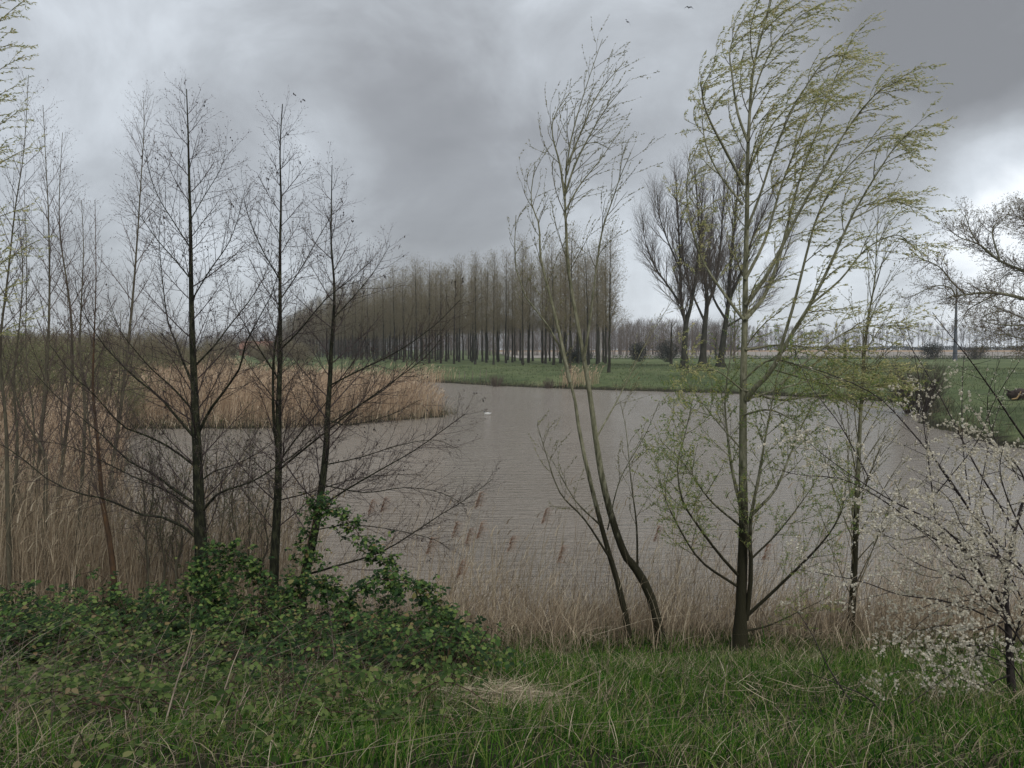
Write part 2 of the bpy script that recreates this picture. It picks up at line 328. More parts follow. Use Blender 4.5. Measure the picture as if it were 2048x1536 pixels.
# ------------------------------------------------------------------ water
def watermat():
    m, t, o = newmat('water'); g = t.nodes.new('ShaderNodeNewGeometry')
    def tn(s, st, det=3, rot=0, dist=0):
        mp = t.nodes.new('ShaderNodeMapping'); mp.inputs['Scale'].default_value = st; mp.inputs['Rotation'].default_value = (0, 0, R(rot)); t.links.new(g.outputs['Position'], mp.inputs[0])
        n = t.nodes.new('ShaderNodeTexNoise'); n.inputs['Scale'].default_value = s; n.inputs['Detail'].default_value = det; n.inputs['Roughness'].default_value = .6; n.inputs['Distortion'].default_value = dist
        t.links.new(mp.outputs[0], n.inputs['Vector']); return n.outputs[0]
    a = tn(3.0, (.28, 1.5, 1), 4, 6, .3); b = tn(8.0, (.5, 1.3, 1), 3, -12); c = tn(.12, (1, .5, 1), 3, 20)
    hgt = mth(t, 'ADD', mth(t, 'MULTIPLY', a, .75), mth(t, 'MULTIPLY', b, .25))
    gust = ramp(t, c, [(.35, (.55,)*3), (.5, (.85,)*3), (.65, (1,)*3)])
    bp = t.nodes.new('ShaderNodeBump'); bp.inputs['Distance'].default_value = .42; t.links.new(hgt, bp.inputs['Height']); t.links.new(gust, bp.inputs['Strength'])
    p = t.nodes.new('ShaderNodeBsdfPrincipled'); p.inputs['Base Color'].default_value = (.20, .172, .14, 1); p.inputs['Roughness'].default_value = .16; p.inputs['IOR'].default_value = 1.33
    t.links.new(bp.outputs[0], p.inputs['Normal']); t.links.new(p.outputs[0], o.inputs[0]); return m
wx = np.array([-110, 45.]); wy = np.array([9.6, 175.])
WV = np.array([(-110, 10.2, 0), (45, 10.2, 0), (45, 175, 0), (-110, 175, 0)], float)
wobj = obj('water', mesh_data('water', WV, np.array([[0, 1, 2, 3]]), watermat(), False)); tagk(wobj, kind='structure', label='rippled grey brown lake')
# ------------------------------------------------------------------ tree tools
def catmull(pts, n):
    p = [Vector(q) for q in pts]; p = [p[0]*2-p[1]]+p+[p[-1]*2-p[-2]]
    out = []; m = len(p)-3
    for i in range(n+1):
        s = i/n*m; k = min(int(s), m-1); f = s-k
        a, b, c, d = p[k:k+4]
        out.append(.5*((2*b)+(c-a)*f+(2*a-5*b+4*c-d)*f*f+(3*b-a-3*c+d)*f**3))
    return out
def rv(rng): return Vector((rng.gauss(0, 1), rng.gauss(0, 1), rng.gauss(0, 1)))
def perp(d, az):
    a = d.orthogonal().normalized(); b = d.cross(a); return a*math.cos(az)+b*math.sin(az)
def spawn(g, pts, rads, S, lv, rng, t0=0.0, t1=1.0, Lscale=None, az0=None):
    """children along a polyline following species table S[lv]"""
    if lv >= len(S): return
    s = S[lv]; seg = [(pts[i+1]-pts[i]).length for i in range(len(pts)-1)]; tot = sum(seg)
    n = int(tot*(t1-t0)*s['dens']+rng.random()); az = rng.uniform(0, 6.28) if az0 is None else az0
    for k in range(n):
        t = t0+(t1-t0)*((k+rng.random())/max(n, 1)); x = t*(len(pts)-1)
        # arc position by index (segments are nearly even)
        i = min(int(x), len(pts)-2); f = x-i
        p = pts[i].lerp(pts[i+1], f); d = (pts[i+1]-pts[i]).normalized(); r = rads[i]*(1-f)+rads[i+1]*f
        az += s.get('az', 2.4)+rng.uniform(-.5, .5)
        ang = R(s['ang']+rng.uniform(-s.get('dang', 10), s.get('dang', 10)))
        q = perp(d, az); cdn = (d*math.cos(ang)+q*math.sin(ang)).normalized()
        if 'flat' in s: cdn.y *= s['flat']; cdn.normalize()
        L = (Lscale(t) if Lscale else s['len']*(1-s.get('fall', .6)*t))*rng.uniform(.65, 1.15)
        grow(g, p, cdn, L, min(r*.6, s['r']*(L/max(s['len'], .01))**.5), S, lv, rng)
def grow(g, p, d, L, r, S, lv, rng):
    s = S[lv]; n = s['seg']; st = L/n; pts = [p]; T = Vector(s['trop']); w = s['wan']
    for i in range(n):
        d = (d+T*(1/n)+rv(rng)*w).normalized(); p = p+d*st; pts.append(p)
    rt = s.get('tip', .35); rads = [r*(1-(1-rt)*i/n) for i in range(n+1)]
    g.tube(pts, rads, s.get('n', 3))
    lf = s.get('leaf')
    if lf:
        m = int(L*lf['dens']+rng.random())
        for k in range(m):
            t = rng.uniform(lf.get('t0', .1), 1); x = t*n; i = min(int(x), n-1); q = pts[i].lerp(pts[i+1], x-i); dd = (pts[i+1]-pts[i]).normalized()
            ld = (dd*lf.get('along', .7)+rv(rng)*lf.get('spread', .45)+Vector(lf.get('wind', (0, 0, 0)))).normalized()
            LL = lf['L']*rng.uniform(.6, 1.25); g.leaf(q, ld, rv(rng)+Vector((0, 0, .6)), LL, LL*lf['W'])
    cn = s.get('cone')
    if cn and rng.random() < cn:
        for k in range(rng.randint(1, 3)):
            g.cone.append((pts[-1]+rv(rng)*.015, Vector((rng.uniform(-.4, .6), rng.uniform(-.3, .3), -1)).normalized(), rng.uniform(.018, .03), rng.random() < .45))
    spawn(g, pts, rads, S, lv+1, rng, s.get('c0', .15), 1.0)
def limb(root, pts, rads, n, mat, name='limb'):
    g = Geo(); g.tube(pts, rads, n); V, Q = g.tubes(); return obj(name, mesh_data(name, V-np.array(root.location), Q, M[mat]), root)
def px_limb(data, d0, d1, w0, w1, n=18, bow=0.0, ground=False):
    """a stem followed over the photo at its real distance; returns points and radii (metres)"""
    m = len(data); pts = []
    for i, (x, y) in enumerate(data):
        t = i/(m-1); d = d0+(d1-d0)*t+bow*math.sin(math.pi*t); pts.append(P(x, y, d))
    pp = catmull(pts, n)
    rads = [(w1+(w0-w1)*(1-i/n)**1.35)*.5*d0/F for i in range(n+1)]
    return pp, rads
def finish(root, g, trunk_g, mt, mb, ml=None, tm='diamond', lname='foliage', loc=None):
    off = np.array(root.location)
    V, Q = trunk_g.tubes()
    tr = obj('trunk', mesh_data('trunk', V-off, Q, mt), root)
    V, Q = g.tubes()
    if len(V): obj('crown', mesh_data('crown', V-off, Q, mb), root)
    V, Q = g.leaves(tm)
    if len(V) and ml:
        lo_ = obj(lname, mesh_data(lname, V-off, Q, ml), root)
        if lname == 'buds': lo_['kind'] = 'stuff'
    cones = getattr(g, 'cone', [])
    if cones:
        parts = []
        cg = Geo()
        for (p, d, L, cat) in cones:
            if cat: L2 = L*2.2; r = .004
            else: L2 = L; r = .0075
            pts = [p+d*L2*k/3 for k in range(4)]; cg.tube(pts, [r*.3, r, r, r*.2], 5)
        V, Q = cg.tubes(); obj('cones', mesh_data('cones', V-off, Q, M['alder_cone']), root)['kind'] = 'stuff'
# ------------------------------------------------------------------ alders
BUD = dict(dens=16, L=.016, W=.4, along=1, spread=.3)
ALDER = [dict(dens=7.5, ang=50, dang=9, len=1.7, fall=.7, r=.011, seg=7, trop=(0, 0, .42), wan=.045, n=4, az=2.4, c0=.10, leaf=dict(dens=7, L=.018, W=.4, along=1, spread=.4)),
         dict(dens=19, ang=42, dang=12, len=.46, fall=.55, r=.0033, seg=4, trop=(.0, 0, .28), wan=.055, n=3, c0=.15, leaf=BUD, cone=.02),
         dict(dens=20, ang=42, dang=14, len=.13, fall=.4, r=.0019, seg=2, trop=(0, 0, .16), wan=.08, n=3, leaf=dict(dens=30, L=.017, W=.45, along=1, spread=.5), cone=.012)]
def alder(trunk, d0, w0, w1, limbs, label, seed, env, t0=.22, extra=(), group='black alders standing in the brambles', mt='alder_bark'):
    rng = random.Random(seed); tg = Geo(); g = Geo(); g.cone = []
    pts, rads = px_limb(trunk, d0, d0+.05, w0, w1, 26)
    base = pts[0].copy(); gz = hz(base.x, base.y)
    if base.z > gz-.1:
        foot = Vector((base.x+.01, base.y, gz-.12)); pts = [foot]+pts; rads = [rads[0]*1.25]+rads
    root = empty('alder', (base.x, base.y, gz), label, 'tree', group)
    tg.tube(pts, rads, 9)
    for (data, dd, wa, wb) in extra:
        p2, r2 = px_limb(data, d0, d0+dd, wa, wb, 14); limb(root, p2, r2, 6, mt, 'stem'); spawn(g, p2, r2, ALDER, 0, rng, .2, 1, lambda t: .55*(1-.6*t))
    for (data, dd, wa, wb) in limbs:
        p2, r2 = px_limb(data, d0, d0+dd, wa*.74, wb*.8, 12); limb(root, p2, r2, 6, mt)
        spawn(g, p2, r2, ALDER, 1, rng, .12, 1.0, lambda t: .62*(1-.55*t)+.08)
        spawn(g, p2, r2, ALDER, 2, rng, .5, 1.0)
    spawn(g, pts, rads, ALDER, 0, rng, t0, .985, env)
    finish(root, g, tg, M[mt], M['alder_twig'], M['alder_bud'], lname='buds')
    return root
alder([(407, 1200), (402, 1100), (398, 1010), (395, 930), (391, 840), (388, 760), (384, 660), (382, 560), (381, 460), (378, 350), (376, 260), (373, 178)], 9.3, 29, 2.0, [
    ([(405, 1085), (345, 1040), (285, 1030), (240, 1010), (200, 995), (150, 985), (90, 955), (30, 905), (-20, 880)], -.6, 8, 1.8),
    ([(397, 1012), (350, 980), (310, 950), (255, 920), (215, 880), (180, 850), (120, 800), (60, 735)], .5, 9, 1.6),
    ([(398, 1032), (340, 985), (270, 955), (200, 920), (130, 890), (50, 880)], 1.1, 6, 1.4),
    ([(393, 935), (340, 895), (290, 870), (250, 855), (215, 820), (180, 780), (150, 755), (100, 690)], -.9, 7, 1.5),
    ([(389, 875), (350, 830), (320, 795), (270, 755), (230, 715), (200, 680), (160, 610), (150, 560)], .3, 8, 1.4),
    ([(387, 822), (345, 775), (305, 740), (270, 700), (240, 660), (215, 590)], -.5, 6, 1.3),
    ([(386, 770), (365, 720), (350, 680), (335, 640), (325, 560), (318, 480), (322, 420)], .6, 8, 1.3),
    ([(405, 1022), (440, 985), (500, 965), (550, 935), (600, 900), (650, 850)], -.5, 8, 1.6),
    ([(402, 962), (430, 942), (480, 925), (540, 890), (590, 840)], .8, 5, 1.3),
    ([(399, 862), (420, 820), (450, 780), (480, 735), (490, 690), (510, 650), (545, 585), (560, 530)], -.7, 9, 1.5),
    ([(392, 730), (430, 690), (460, 650), (500, 600), (530, 550), (545, 500)], .6, 6, 1.3),
    ([(383, 560), (350, 520), (315, 480), (280, 430), (262, 400)], .5, 4, 1.2), ([(384, 600), (420, 540), (455, 490), (475, 440), (490, 380)], -.5, 4, 1.2),
    ([(383, 500), (345, 440), (320, 400), (300, 350), (290, 300)], -.3, 3.5, 1.2), ([(381, 440), (410, 390), (440, 340), (452, 300)], .4, 3.2, 1.1)],
    'tallest black alder, thick dark straight trunk with long arching lower limbs', 11, lambda t: (1.45*(1-t)**.75+.08) if t > .3 else 1.1, .12)
alder([(545, 1205), (550, 1100), (555, 1000), (557, 920), (557, 820), (560, 720), (560, 620), (560, 500), (562, 400), (560, 300), (565, 208)], 9.7, 21, 1.8, [
    ([(560, 938), (600, 905), (650, 865), (720, 810), (790, 760), (850, 715), (880, 680)], -.5, 7, 1.4), ([(558, 925), (590, 880), (640, 820), (680, 770), (720, 700)], .8, 6, 1.3),
    ([(560, 700), (600, 660), (650, 600), (700, 560), (745, 520)], -.5, 5, 1.2), ([(558, 760), (520, 700), (490, 650), (465, 600), (450, 540)], .4, 5, 1.2),
    ([(560, 600), (600, 540), (640, 470), (670, 420)], .4, 4, 1.2), ([(560, 560), (525, 500), (500, 440), (488, 400)], -.4, 4, 1.2), ([(560, 1000), (620, 985), (700, 960), (780, 950), (850, 950)], .7, 4, 1.2)],
    'middle of the three black alders, with a thin second stem hugging its trunk', 12, lambda t: (1.2*(1-t)**.7+.08) if t > .3 else 1.0, .15,
    extra=[([(556, 905), (548, 850), (546, 760), (549, 700), (557, 650), (562, 600)], .1, 7, 4)])
alder([(603, 1180), (625, 1085), (640, 1000), (652, 900), (655, 830), (660, 760), (663, 690), (668, 620), (668, 560), (662, 480), (663, 400), (664, 330)], 9.5, 19, 1.6, [
    ([(642, 1012), (700, 975), (760, 940), (830, 900), (900, 850), (930, 828)], -.7, 6, 1.3), ([(610, 1150), (680, 1130), (760, 1105), (820, 1070), (880, 1030), (930, 1000), (985, 958)], .4, 7, 1.4),
    ([(656, 850), (720, 810), (780, 770), (850, 700), (900, 640)], .6, 5, 1.2), ([(661, 770), (720, 740), (800, 700), (870, 650), (920, 600)], -.5, 5, 1.2),
    ([(648, 930), (720, 915), (800, 890), (870, 880), (920, 900)], .6, 4, 1.1), ([(645, 970), (730, 985), (810, 975), (880, 985), (930, 1010)], -.6, 4, 1.1), ([(664, 640), (710, 590), (750, 540), (780, 490)], .4, 4, 1.1),
    ([(630, 1060), (700, 1050), (790, 1060), (870, 1080), (900, 1100)], -.4, 3.5, 1.1), ([(655, 840), (700, 850), (780, 830), (840, 800)], -.5, 3.5, 1.1)],
    'leaning black alder nearest the open water, its twigs hung with dark cones', 13, lambda t: (1.15*(1-t)**.7+.08) if t > .3 else 1.05, .12)
# ------------------------------------------------------------------ saplings in the reeds on the left
WHIP = [dict(dens=11, ang=28, dang=10, len=.5, fall=.4, r=.004, seg=5, trop=(.05, 0, .3), wan=.06, n=3, c0=.1, leaf=dict(dens=24, L=.026, W=.36, along=.8, spread=.5)), dict(dens=11, ang=34, dang=12, len=.2, fall=.4, r=.002, seg=3, trop=(0, 0, .2), wan=.08, n=3, leaf=dict(dens=50, L=.024, W=.36, along=.8, spread=.5))]
M['whip_leaf'] = leafmat('whip_leaf', [(0, (.06, .075, .035)), (.5, (.12, .14, .065)), (1, (.2, .21, .11))], .35)
SAP = [dict(dens=7.0, ang=34, dang=8, len=1.2, fall=.6, r=.009, seg=6, trop=(0, 0, .35), wan=.04, n=4, c0=.15, leaf=dict(dens=5, L=.016, W=.4, along=1, spread=.4)),
       dict(dens=12, ang=36, dang=10, len=.45, fall=.5, r=.0036, seg=4, trop=(0, 0, .22), wan=.07, n=3, leaf=dict(dens=14, L=.018, W=.4, along=1, spread=.4)),
       dict(dens=12, ang=36, dang=12, len=.14, fall=.4, r=.002, seg=2, trop=(0, 0, .1), wan=.1, n=3, leaf=dict(dens=24, L=.018, W=.45, along=1, spread=.5))]
def sapling(trunk, d0, w0, w1, label, seed, env, t0=.25, S=SAP, mt='sapling_bark', mb='sapling_twig', ml='alder_bud', name='sapling', extra=(), lname='buds', group=None, nseg=22, ccat='tree'):
    rng = random.Random(seed); tg = Geo(); g = Geo()
    w1 = min(w1, 1.0); w0 = w0*(.8 if d0 > 9.95 else 1)
    pts, rads = px_limb(trunk, d0, d0+.05, w0, w1, nseg); base = pts[0].copy(); gz = hz(base.x, base.y)
    if base.z > gz-.05: pts = [Vector((base.x, base.y, gz-.12))]+pts; rads = [rads[0]*1.15]+rads
    root = empty(name, (base.x, base.y, gz), label, ccat, group); tg.tube(pts, rads, 8)
    spawn(g, pts, rads, S, 0, rng, t0, .985, env)
    for e in extra:
        data, dd, wa, wb = e[:4]; e0 = e[4] if len(e) > 4 else .1; L0 = e[5] if len(e) > 5 else .7; lv = e[6] if len(e) > 6 else 0
        p2, r2 = px_limb(data, d0, d0+dd, wa, wb, 16); limb(root, p2, r2, 7, mt)
        spawn(g, p2, r2, S, lv, rng, e0, 1, (lambda t, L0=L0: L0*(1-.6*t)))
    finish(root, g, tg, M[mt], M[mb], M[ml], lname=lname)
    return root
GS = 'bare saplings growing in the reeds'
sapling([(95, 1200), (88, 1080), (92, 960), (85, 900), (45, 830), (10, 720), (-20, 620)], 11.5, 17, 5, 'grey-green leaning sapling bending out of the left edge', 21, lambda t: .8*(1-.4*t), group=GS)
sapling([(70, 1200), (72, 1050), (80, 900), (92, 760), (98, 640), (99, 540), (97, 430), (92, 330), (86, 210)], 12, 13, 2, 'tall thin sapling with a forked wispy top near the left edge', 22, lambda t: 1.0*(1-t)+.3, group=GS)
sapling([(110, 1210), (112, 1050), (128, 900), (142, 780), (144, 660), (133, 560), (120, 470), (119, 380), (125, 265)], 12.5, 13, 2, 'slightly bowed sapling with its fork at mid height', 23, lambda t: 1.0*(1-t)+.3, group=GS)
sapling([(152, 1215), (155, 1100), (164, 960), (170, 820), (160, 700), (163, 600), (167, 500), (163, 400)], 11, 14, 2, 'straight sapling beside the orange barked one', 24, lambda t: .9*(1-t)+.3, group=GS)
sapling([(232, 1215), (222, 1100), (205, 1000), (195, 880), (186, 780), (188, 680), (192, 560), (190, 400)], 10, 17, 2, 'sapling with flaking orange brown bark and a kinked trunk', 25, lambda t: .9*(1-t)+.3, mt='orange_bark', group=GS)
sapling([(200, 1200), (215, 1080), (222, 960), (240, 830), (255, 700), (266, 590), (275, 470), (282, 360), (288, 260), (287, 200)], 13, 14, 2, 'tall pale sapling leaning slightly right behind the biggest alder', 26, lambda t: 1.1*(1-t)+.35, group=GS)
sapling([(20, 1200), (15, 1000), (12, 850), (0, 700), (15, 560), (30, 420), (48, 300), (57, 150)], 10.5, 12, 2, 'whippy purple-brown sapling crossing the left edge of the view', 27, lambda t: .8*(1-t)+.25, group=GS)
sapling([(300, 1200), (292, 1080), (285, 960), (262, 900), (250, 800)], 10.3, 7, 1.6, 'short bent sapling right of the orange barked one', 28, lambda t: .6*(1-t)+.2, group=GS)
for k, (x, y0, y1, d, sg) in enumerate([(40, 1190, 640, 14, 41), (130, 1180, 560, 15, 42), (235, 1190, 620, 13, 43), (60, 1190, 380, 13.5, 44), (330, 1190, 870, 10.2, 45), (440, 1200, 860, 10.4, 46), (500, 1200, 820, 10.6, 47), (360, 1200, 900, 10.0, 48), (300, 1200, 860, 10.1, 49), (470, 1200, 900, 10.0, 50), (410, 1200, 830, 10.9, 51), (530, 1200, 930, 10.2, 52), (345, 1200, 930, 10.7, 53)]):
    rr = random.Random(sg); xs = [x+rr.uniform(-12, 12) for _ in range(6)]
    sapling([(xs[i], y0+(y1-y0)*i/5) for i in range(6)], d, 7, 1.5, 'thin bare sapling stem among the reeds left of the alders' if k < 4 else 'low leafing willow whip at the foot of the alders', 60+k, lambda t: .7*(1-t)+.25, t0=.15,
            group='thin sapling stems among the reeds' if k < 4 else 'willow whips at the foot of the alders', S=SAP if k < 4 else WHIP, ml='alder_bud' if k < 4 else 'whip_leaf', lname='buds' if k < 4 else 'foliage')
# ------------------------------------------------------------------ centre tree and willows
WIND = (.55, .05, .05)
CEN = [dict(dens=6.5, ang=30, dang=9, len=1.0, fall=.5, r=.008, seg=7, trop=(.30, 0, .30), wan=.04, n=4, c0=.15, leaf=dict(dens=9, L=.026, W=.28, along=1, spread=.3)),
       dict(dens=8, ang=28, dang=9, len=.55, fall=.5, r=.0036, seg=5, trop=(.45, 0, .18), wan=.05, n=3, leaf=dict(dens=62, L=.027, W=.34, along=1, spread=.35)),
       dict(dens=2, ang=30, dang=12, len=.2, fall=.4, r=.002, seg=3, trop=(.3, 0, .1), wan=.07, n=3, leaf=dict(dens=62, L=.026, W=.34, along=1, spread=.35))]
sapling([(1325, 1285), (1300, 1190), (1270, 1135), (1250, 1110), (1225, 1040), (1205, 960), (1192, 880), (1180, 790), (1165, 700), (1150, 620), (1137, 540), (1132, 450), (1130, 380), (1138, 300), (1155, 230), (1180, 150), (1205, 78)], 9.6, 20, 1.2,
        'wind-bent double-stemmed willow in the middle of the shore, still nearly bare', 31, lambda t: 1.1*(1-t)+.26, .60, CEN, 'willow_bark', 'willow_twig', 'willow_bud', 'willow', nseg=34, extra=[
    ([(1262, 1295), (1245, 1200), (1225, 1130), (1205, 1060), (1180, 960), (1160, 870), (1150, 800), (1136, 750), (1122, 700), (1095, 650), (1040, 575), (1030, 500), (1032, 430)], .2, 14, 1.4, .55, .55),
    ([(1140, 765), (1124, 690), (1105, 610), (1082, 520), (1078, 450), (1062, 400), (1070, 330)], .5, 9, 1.6, .25, .6),
    ([(1168, 720), (1180, 640), (1192, 540), (1205, 460), (1225, 400), (1242, 350), (1262, 305)], -.5, 6, 1.3, .3, .6),
    ([(1130, 400), (1120, 330), (1105, 270), (1110, 230), (1140, 185)], .4, 5, 1.3, .2, .5), ([(1130, 390), (1150, 330), (1180, 270), (1210, 220), (1247, 175)], -.3, 5, 1.3, .1, .5), ([(1135, 330), (1160, 270), (1195, 190), (1250, 122)], .3, 5, 1.3, .1, .5),
    ([(1132, 420), (1160, 370), (1200, 320), (1240, 262)], .2, 4, 1.2, .1, .45), ([(1134, 350), (1150, 300), (1190, 285), (1222, 300)], .2, 3, 1.1, .1, .3),
    ([(1275, 1145), (1273, 1050), (1262, 960), (1252, 860), (1240, 800)], .4, 5, 1.0, .2, .34), ([(1222, 1120), (1170, 1040), (1120, 985), (1090, 900), (1075, 850)], -.7, 5, 1.0, .2, .36),
    ([(1215, 1060), (1240, 960), (1290, 870), (1320, 800)], -.4, 3, .9, .2, .26), ([(1190, 880), (1240, 790), (1290, 690), (1345, 600)], .8, 4, 1.0, .2, .36), ([(1200, 1050), (1150, 1000), (1110, 930), (1090, 900)], .7, 4, .9, .2, .3)], lname='buds')
WIL = [dict(dens=6.0, ang=38, dang=12, len=.8, fall=.45, r=.007, seg=7, trop=(.75, 0, .12), wan=.05, n=4, c0=.1, leaf=dict(dens=52, L=.042, W=.28, along=.8, spread=.4, wind=(.5, 0, 0), t0=.2)),
       dict(dens=11, ang=34, dang=12, len=.38, fall=.4, r=.0028, seg=5, trop=(1.0, 0, -.02), wan=.07, n=3, c0=.2, leaf=dict(dens=88, L=.038, W=.28, along=.7, spread=.42, wind=(.5, 0, -.05), t0=.05)),
       dict(dens=5, ang=36, dang=12, len=.12, fall=.3, r=.0016, seg=3, trop=(.9, 0, -.1), wan=.1, n=3, leaf=dict(dens=80, L=.038, W=.26, along=.6, spread=.45, wind=(.5, 0, -.1)))]
WLO = [dict(dens=10, ang=42, dang=14, len=.6, fall=.4, r=.005, seg=6, trop=(.1, 0, .25), wan=.07, n=4, c0=.1, leaf=dict(dens=40, L=.034, W=.27, along=.7, spread=.5, t0=.2)),
       dict(dens=13, ang=42, dang=14, len=.28, fall=.4, r=.0022, seg=4, trop=(.1, 0, .1), wan=.09, n=3, c0=.2, leaf=dict(dens=95, L=.034, W=.28, along=.6, spread=.5, t0=.05)),
       dict(dens=4, ang=40, dang=14, len=.1, fall=.3, r=.0014, seg=2, trop=(0, 0, 0), wan=.1, n=3, leaf=dict(dens=120, L=.032, W=.28, along=.6, spread=.5))]
def big_willow():
    rng = random.Random(77); tg = Geo(); g = Geo(); gl = Geo(); d0 = 9.3
    T = [(1478, 1315), (1481, 1240), (1484, 1150), (1487, 1050), (1486, 950), (1486, 850), (1487, 740), (1490, 640), (1491, 540), (1494, 430), (1495, 330), (1498, 250), (1505, 150), (1520, 80), (1535, 30), (1552, -40)]
    pts, rads = px_limb(T, d0, d0+.1, 25, 2.5, 34); pts[0].z = hz(pts[0].x, pts[0].y)-.1; rads[0] *= 1.9; rads[1] *= 1.45; rads[2] *= 1.2
    root = empty('willow', (pts[0].x, pts[0].y, pts[0].z+.1), 'big willow leafing yellow-green, its branches all streaming to the right', 'tree')
    tg.tube(pts, rads, 10)
    spawn(g, pts, rads, WIL, 0, rng, .42, .99, lambda t: .95*(1-t)+.55)
    U = [([(1490, 640), (1530, 590), (1560, 510), (1580, 430), (1605, 340), (1640, 250), (1665, 170), (1700, 85)], .7, 9, 1.6), ([(1492, 610), (1540, 540), (1590, 440), (1640, 350), (1700, 250), (1755, 185), (1798, 163)], -.6, 9, 1.6),
         ([(1493, 800), (1510, 775), (1540, 745), (1570, 690), (1620, 610), (1660, 530), (1700, 440), (1740, 370), (1785, 300), (1820, 265)], -.9, 13, 1.6), ([(1560, 700), (1590, 600), (1615, 500), (1640, 420), (1690, 340), (1770, 270), (1815, 300)], .2, 7, 1.5),
         ([(1496, 285), (1475, 225), (1464, 150), (1460, 100), (1480, 50), (1520, 0)], .5, 6, 1.5), ([(1488, 370), (1445, 290), (1415, 230), (1405, 180), (1430, 130)], -.6, 7, 1.4), ([(1486, 410), (1440, 350), (1412, 290), (1404, 220), (1412, 180)], .4, 5, 1.3),
         ([(1488, 640), (1450, 590), (1405, 520), (1378, 430), (1375, 350), (1400, 280)], .6, 7, 1.4), ([(1490, 560), (1530, 480), (1560, 380), (1590, 300), (1630, 200), (1690, 150)], .6, 7, 1.4), ([(1493, 460), (1520, 390), (1550, 300), (1590, 210), (1650, 120), (1690, 110)], -.6, 6, 1.4),
         ([(1495, 350), (1520, 290), (1560, 230), (1610, 190), (1650, 180)], .4, 5, 1.3), ([(1500, 220), (1520, 150), (1550, 90), (1590, 40), (1620, 20)], -.3, 4, 1.2), ([(1700, 440), (1740, 420), (1780, 400), (1826, 415)], .3, 4, 1.2),
         ([(1620, 610), (1680, 560), (1730, 500), (1790, 470), (1825, 490)], -.3, 5, 1.3), ([(1560, 770), (1640, 700), (1700, 660), (1760, 650), (1820, 655)], .5, 5, 1.3), ([(1490, 1030), (1497, 800), (1530, 760), (1590, 740), (1650, 690), (1720, 640), (1780, 580)], -.6, 6, 1.3)]
    U = [([(1488, 800), (1570, 775), (1650, 755), (1700, 760), (1760, 765)], .5, 5, 1.2), ([(1550, 740), (1640, 765), (1720, 775), (1770, 770)], -.5, 4, 1.2), ([(1490, 700), (1560, 690), (1640, 700), (1730, 735), (1800, 745)], .7, 5, 1.2), ([(1484, 780), (1440, 745), (1400, 735), (1372, 745)], -.4, 4, 1.1)]+U
    for (data, dd, wa, wb) in U[:-1]:
        p2, r2 = px_limb(data, d0, d0+dd, wa, wb, 16); limb(root, p2, r2, 7, 'willow_bark'); spawn(g, p2, r2, WIL, 0, rng, .25, 1, lambda t: .62*(1-.35*t)); spawn(g, p2, r2, WIL, 1, rng, .35, 1)
    Lo = [([(1476, 1150), (1440, 1110), (1395, 1050), (1365, 1000), (1355, 930), (1370, 870), (1385, 800)], -.7, 7, 1.4), ([(1474, 1172), (1400, 1120), (1350, 1040), (1325, 980), (1315, 920)], .5, 6, 1.2),
          ([(1492, 1240), (1502, 1150), (1500, 1050), (1518, 950), (1530, 880), (1545, 800), (1565, 700)], -.4, 11, 2), ([(1490, 1045), (1466, 950), (1455, 870), (1450, 800), (1460, 720), (1478, 640)], .4, 8, 1.6),
          ([(1503, 1030), (1550, 980), (1580, 910), (1600, 860), (1640, 780), (1690, 720)], .6, 7, 1.4), ([(1490, 1235), (1560, 1170), (1640, 1090), (1680, 1030), (1692, 975)], -.6, 8, 1.4), ([(1492, 1262), (1540, 1250), (1600, 1222), (1655, 1195)], .5, 5, 1.1),
          ([(1485, 900), (1440, 850), (1400, 800), (1370, 760)], .5, 4, 1.2), ([(1500, 1120), (1560, 1060), (1620, 980), (1670, 900)], .9, 5, 1.2), ([(1478, 1050), (1420, 1000), (1370, 930), (1320, 880)], -.9, 5, 1.2), ([(1487, 780), (1560, 800), (1640, 790), (1720, 790), (1800, 800)], .7, 6, 1.3),
          ([(1487, 760), (1540, 720), (1610, 735), (1680, 760), (1760, 770)], -.6, 5, 1.2), ([(1486, 830), (1540, 820), (1600, 850), (1650, 900)], -.8, 5, 1.2)]
    for (data, dd, wa, wb) in Lo:
        p2, r2 = px_limb(data, d0, d0+dd, wa, wb, 14); limb(root, p2, r2, 7, 'willow_bark'); spawn(gl, p2, r2, WLO, 0, rng, .2, 1, lambda t: .55*(1-.35*t))
    off = np.array(root.location)
    V, Q = tg.tubes(); obj('trunk', mesh_data('trunk', V-off, Q, M['willow_bark']), root)
    V, Q = cat_vq([g.tubes(), gl.tubes()]); obj('crown', mesh_data('crown', V-off, Q, M['willow_twig']), root)
    V, Q = g.leaves(); fo = obj('foliage', mesh_data('foliage', V-off, Q, M['willow_leaf']), root)
    V, Q = gl.leaves(); o = obj('foliage', mesh_data('foliage', V-off, Q, M['willow_leaf_low']), root); o['label'] = 'greener young leaves on the low branches'
    print('willow leaves', len(g.lf), len(gl.lf))
big_willow()
SLIM = [dict(dens=10, ang=26, dang=7, len=1.3, fall=.5, r=.008, seg=8, trop=(.22, 0, .30), wan=.035, n=4, c0=.25, leaf=dict(dens=8, L=.026, W=.28, along=1, spread=.3)),
        dict(dens=8, ang=24, dang=8, len=.5, fall=.5, r=.0032, seg=5, trop=(.35, 0, .12), wan=.05, n=3, leaf=dict(dens=44, L=.030, W=.3, along=.9, spread=.4)),
        dict(dens=2, ang=28, dang=12, len=.15, fall=.4, r=.002, seg=3, trop=(.2, 0, .1), wan=.07, n=3, leaf=dict(dens=30, L=.026, W=.3, along=1, spread=.35))]
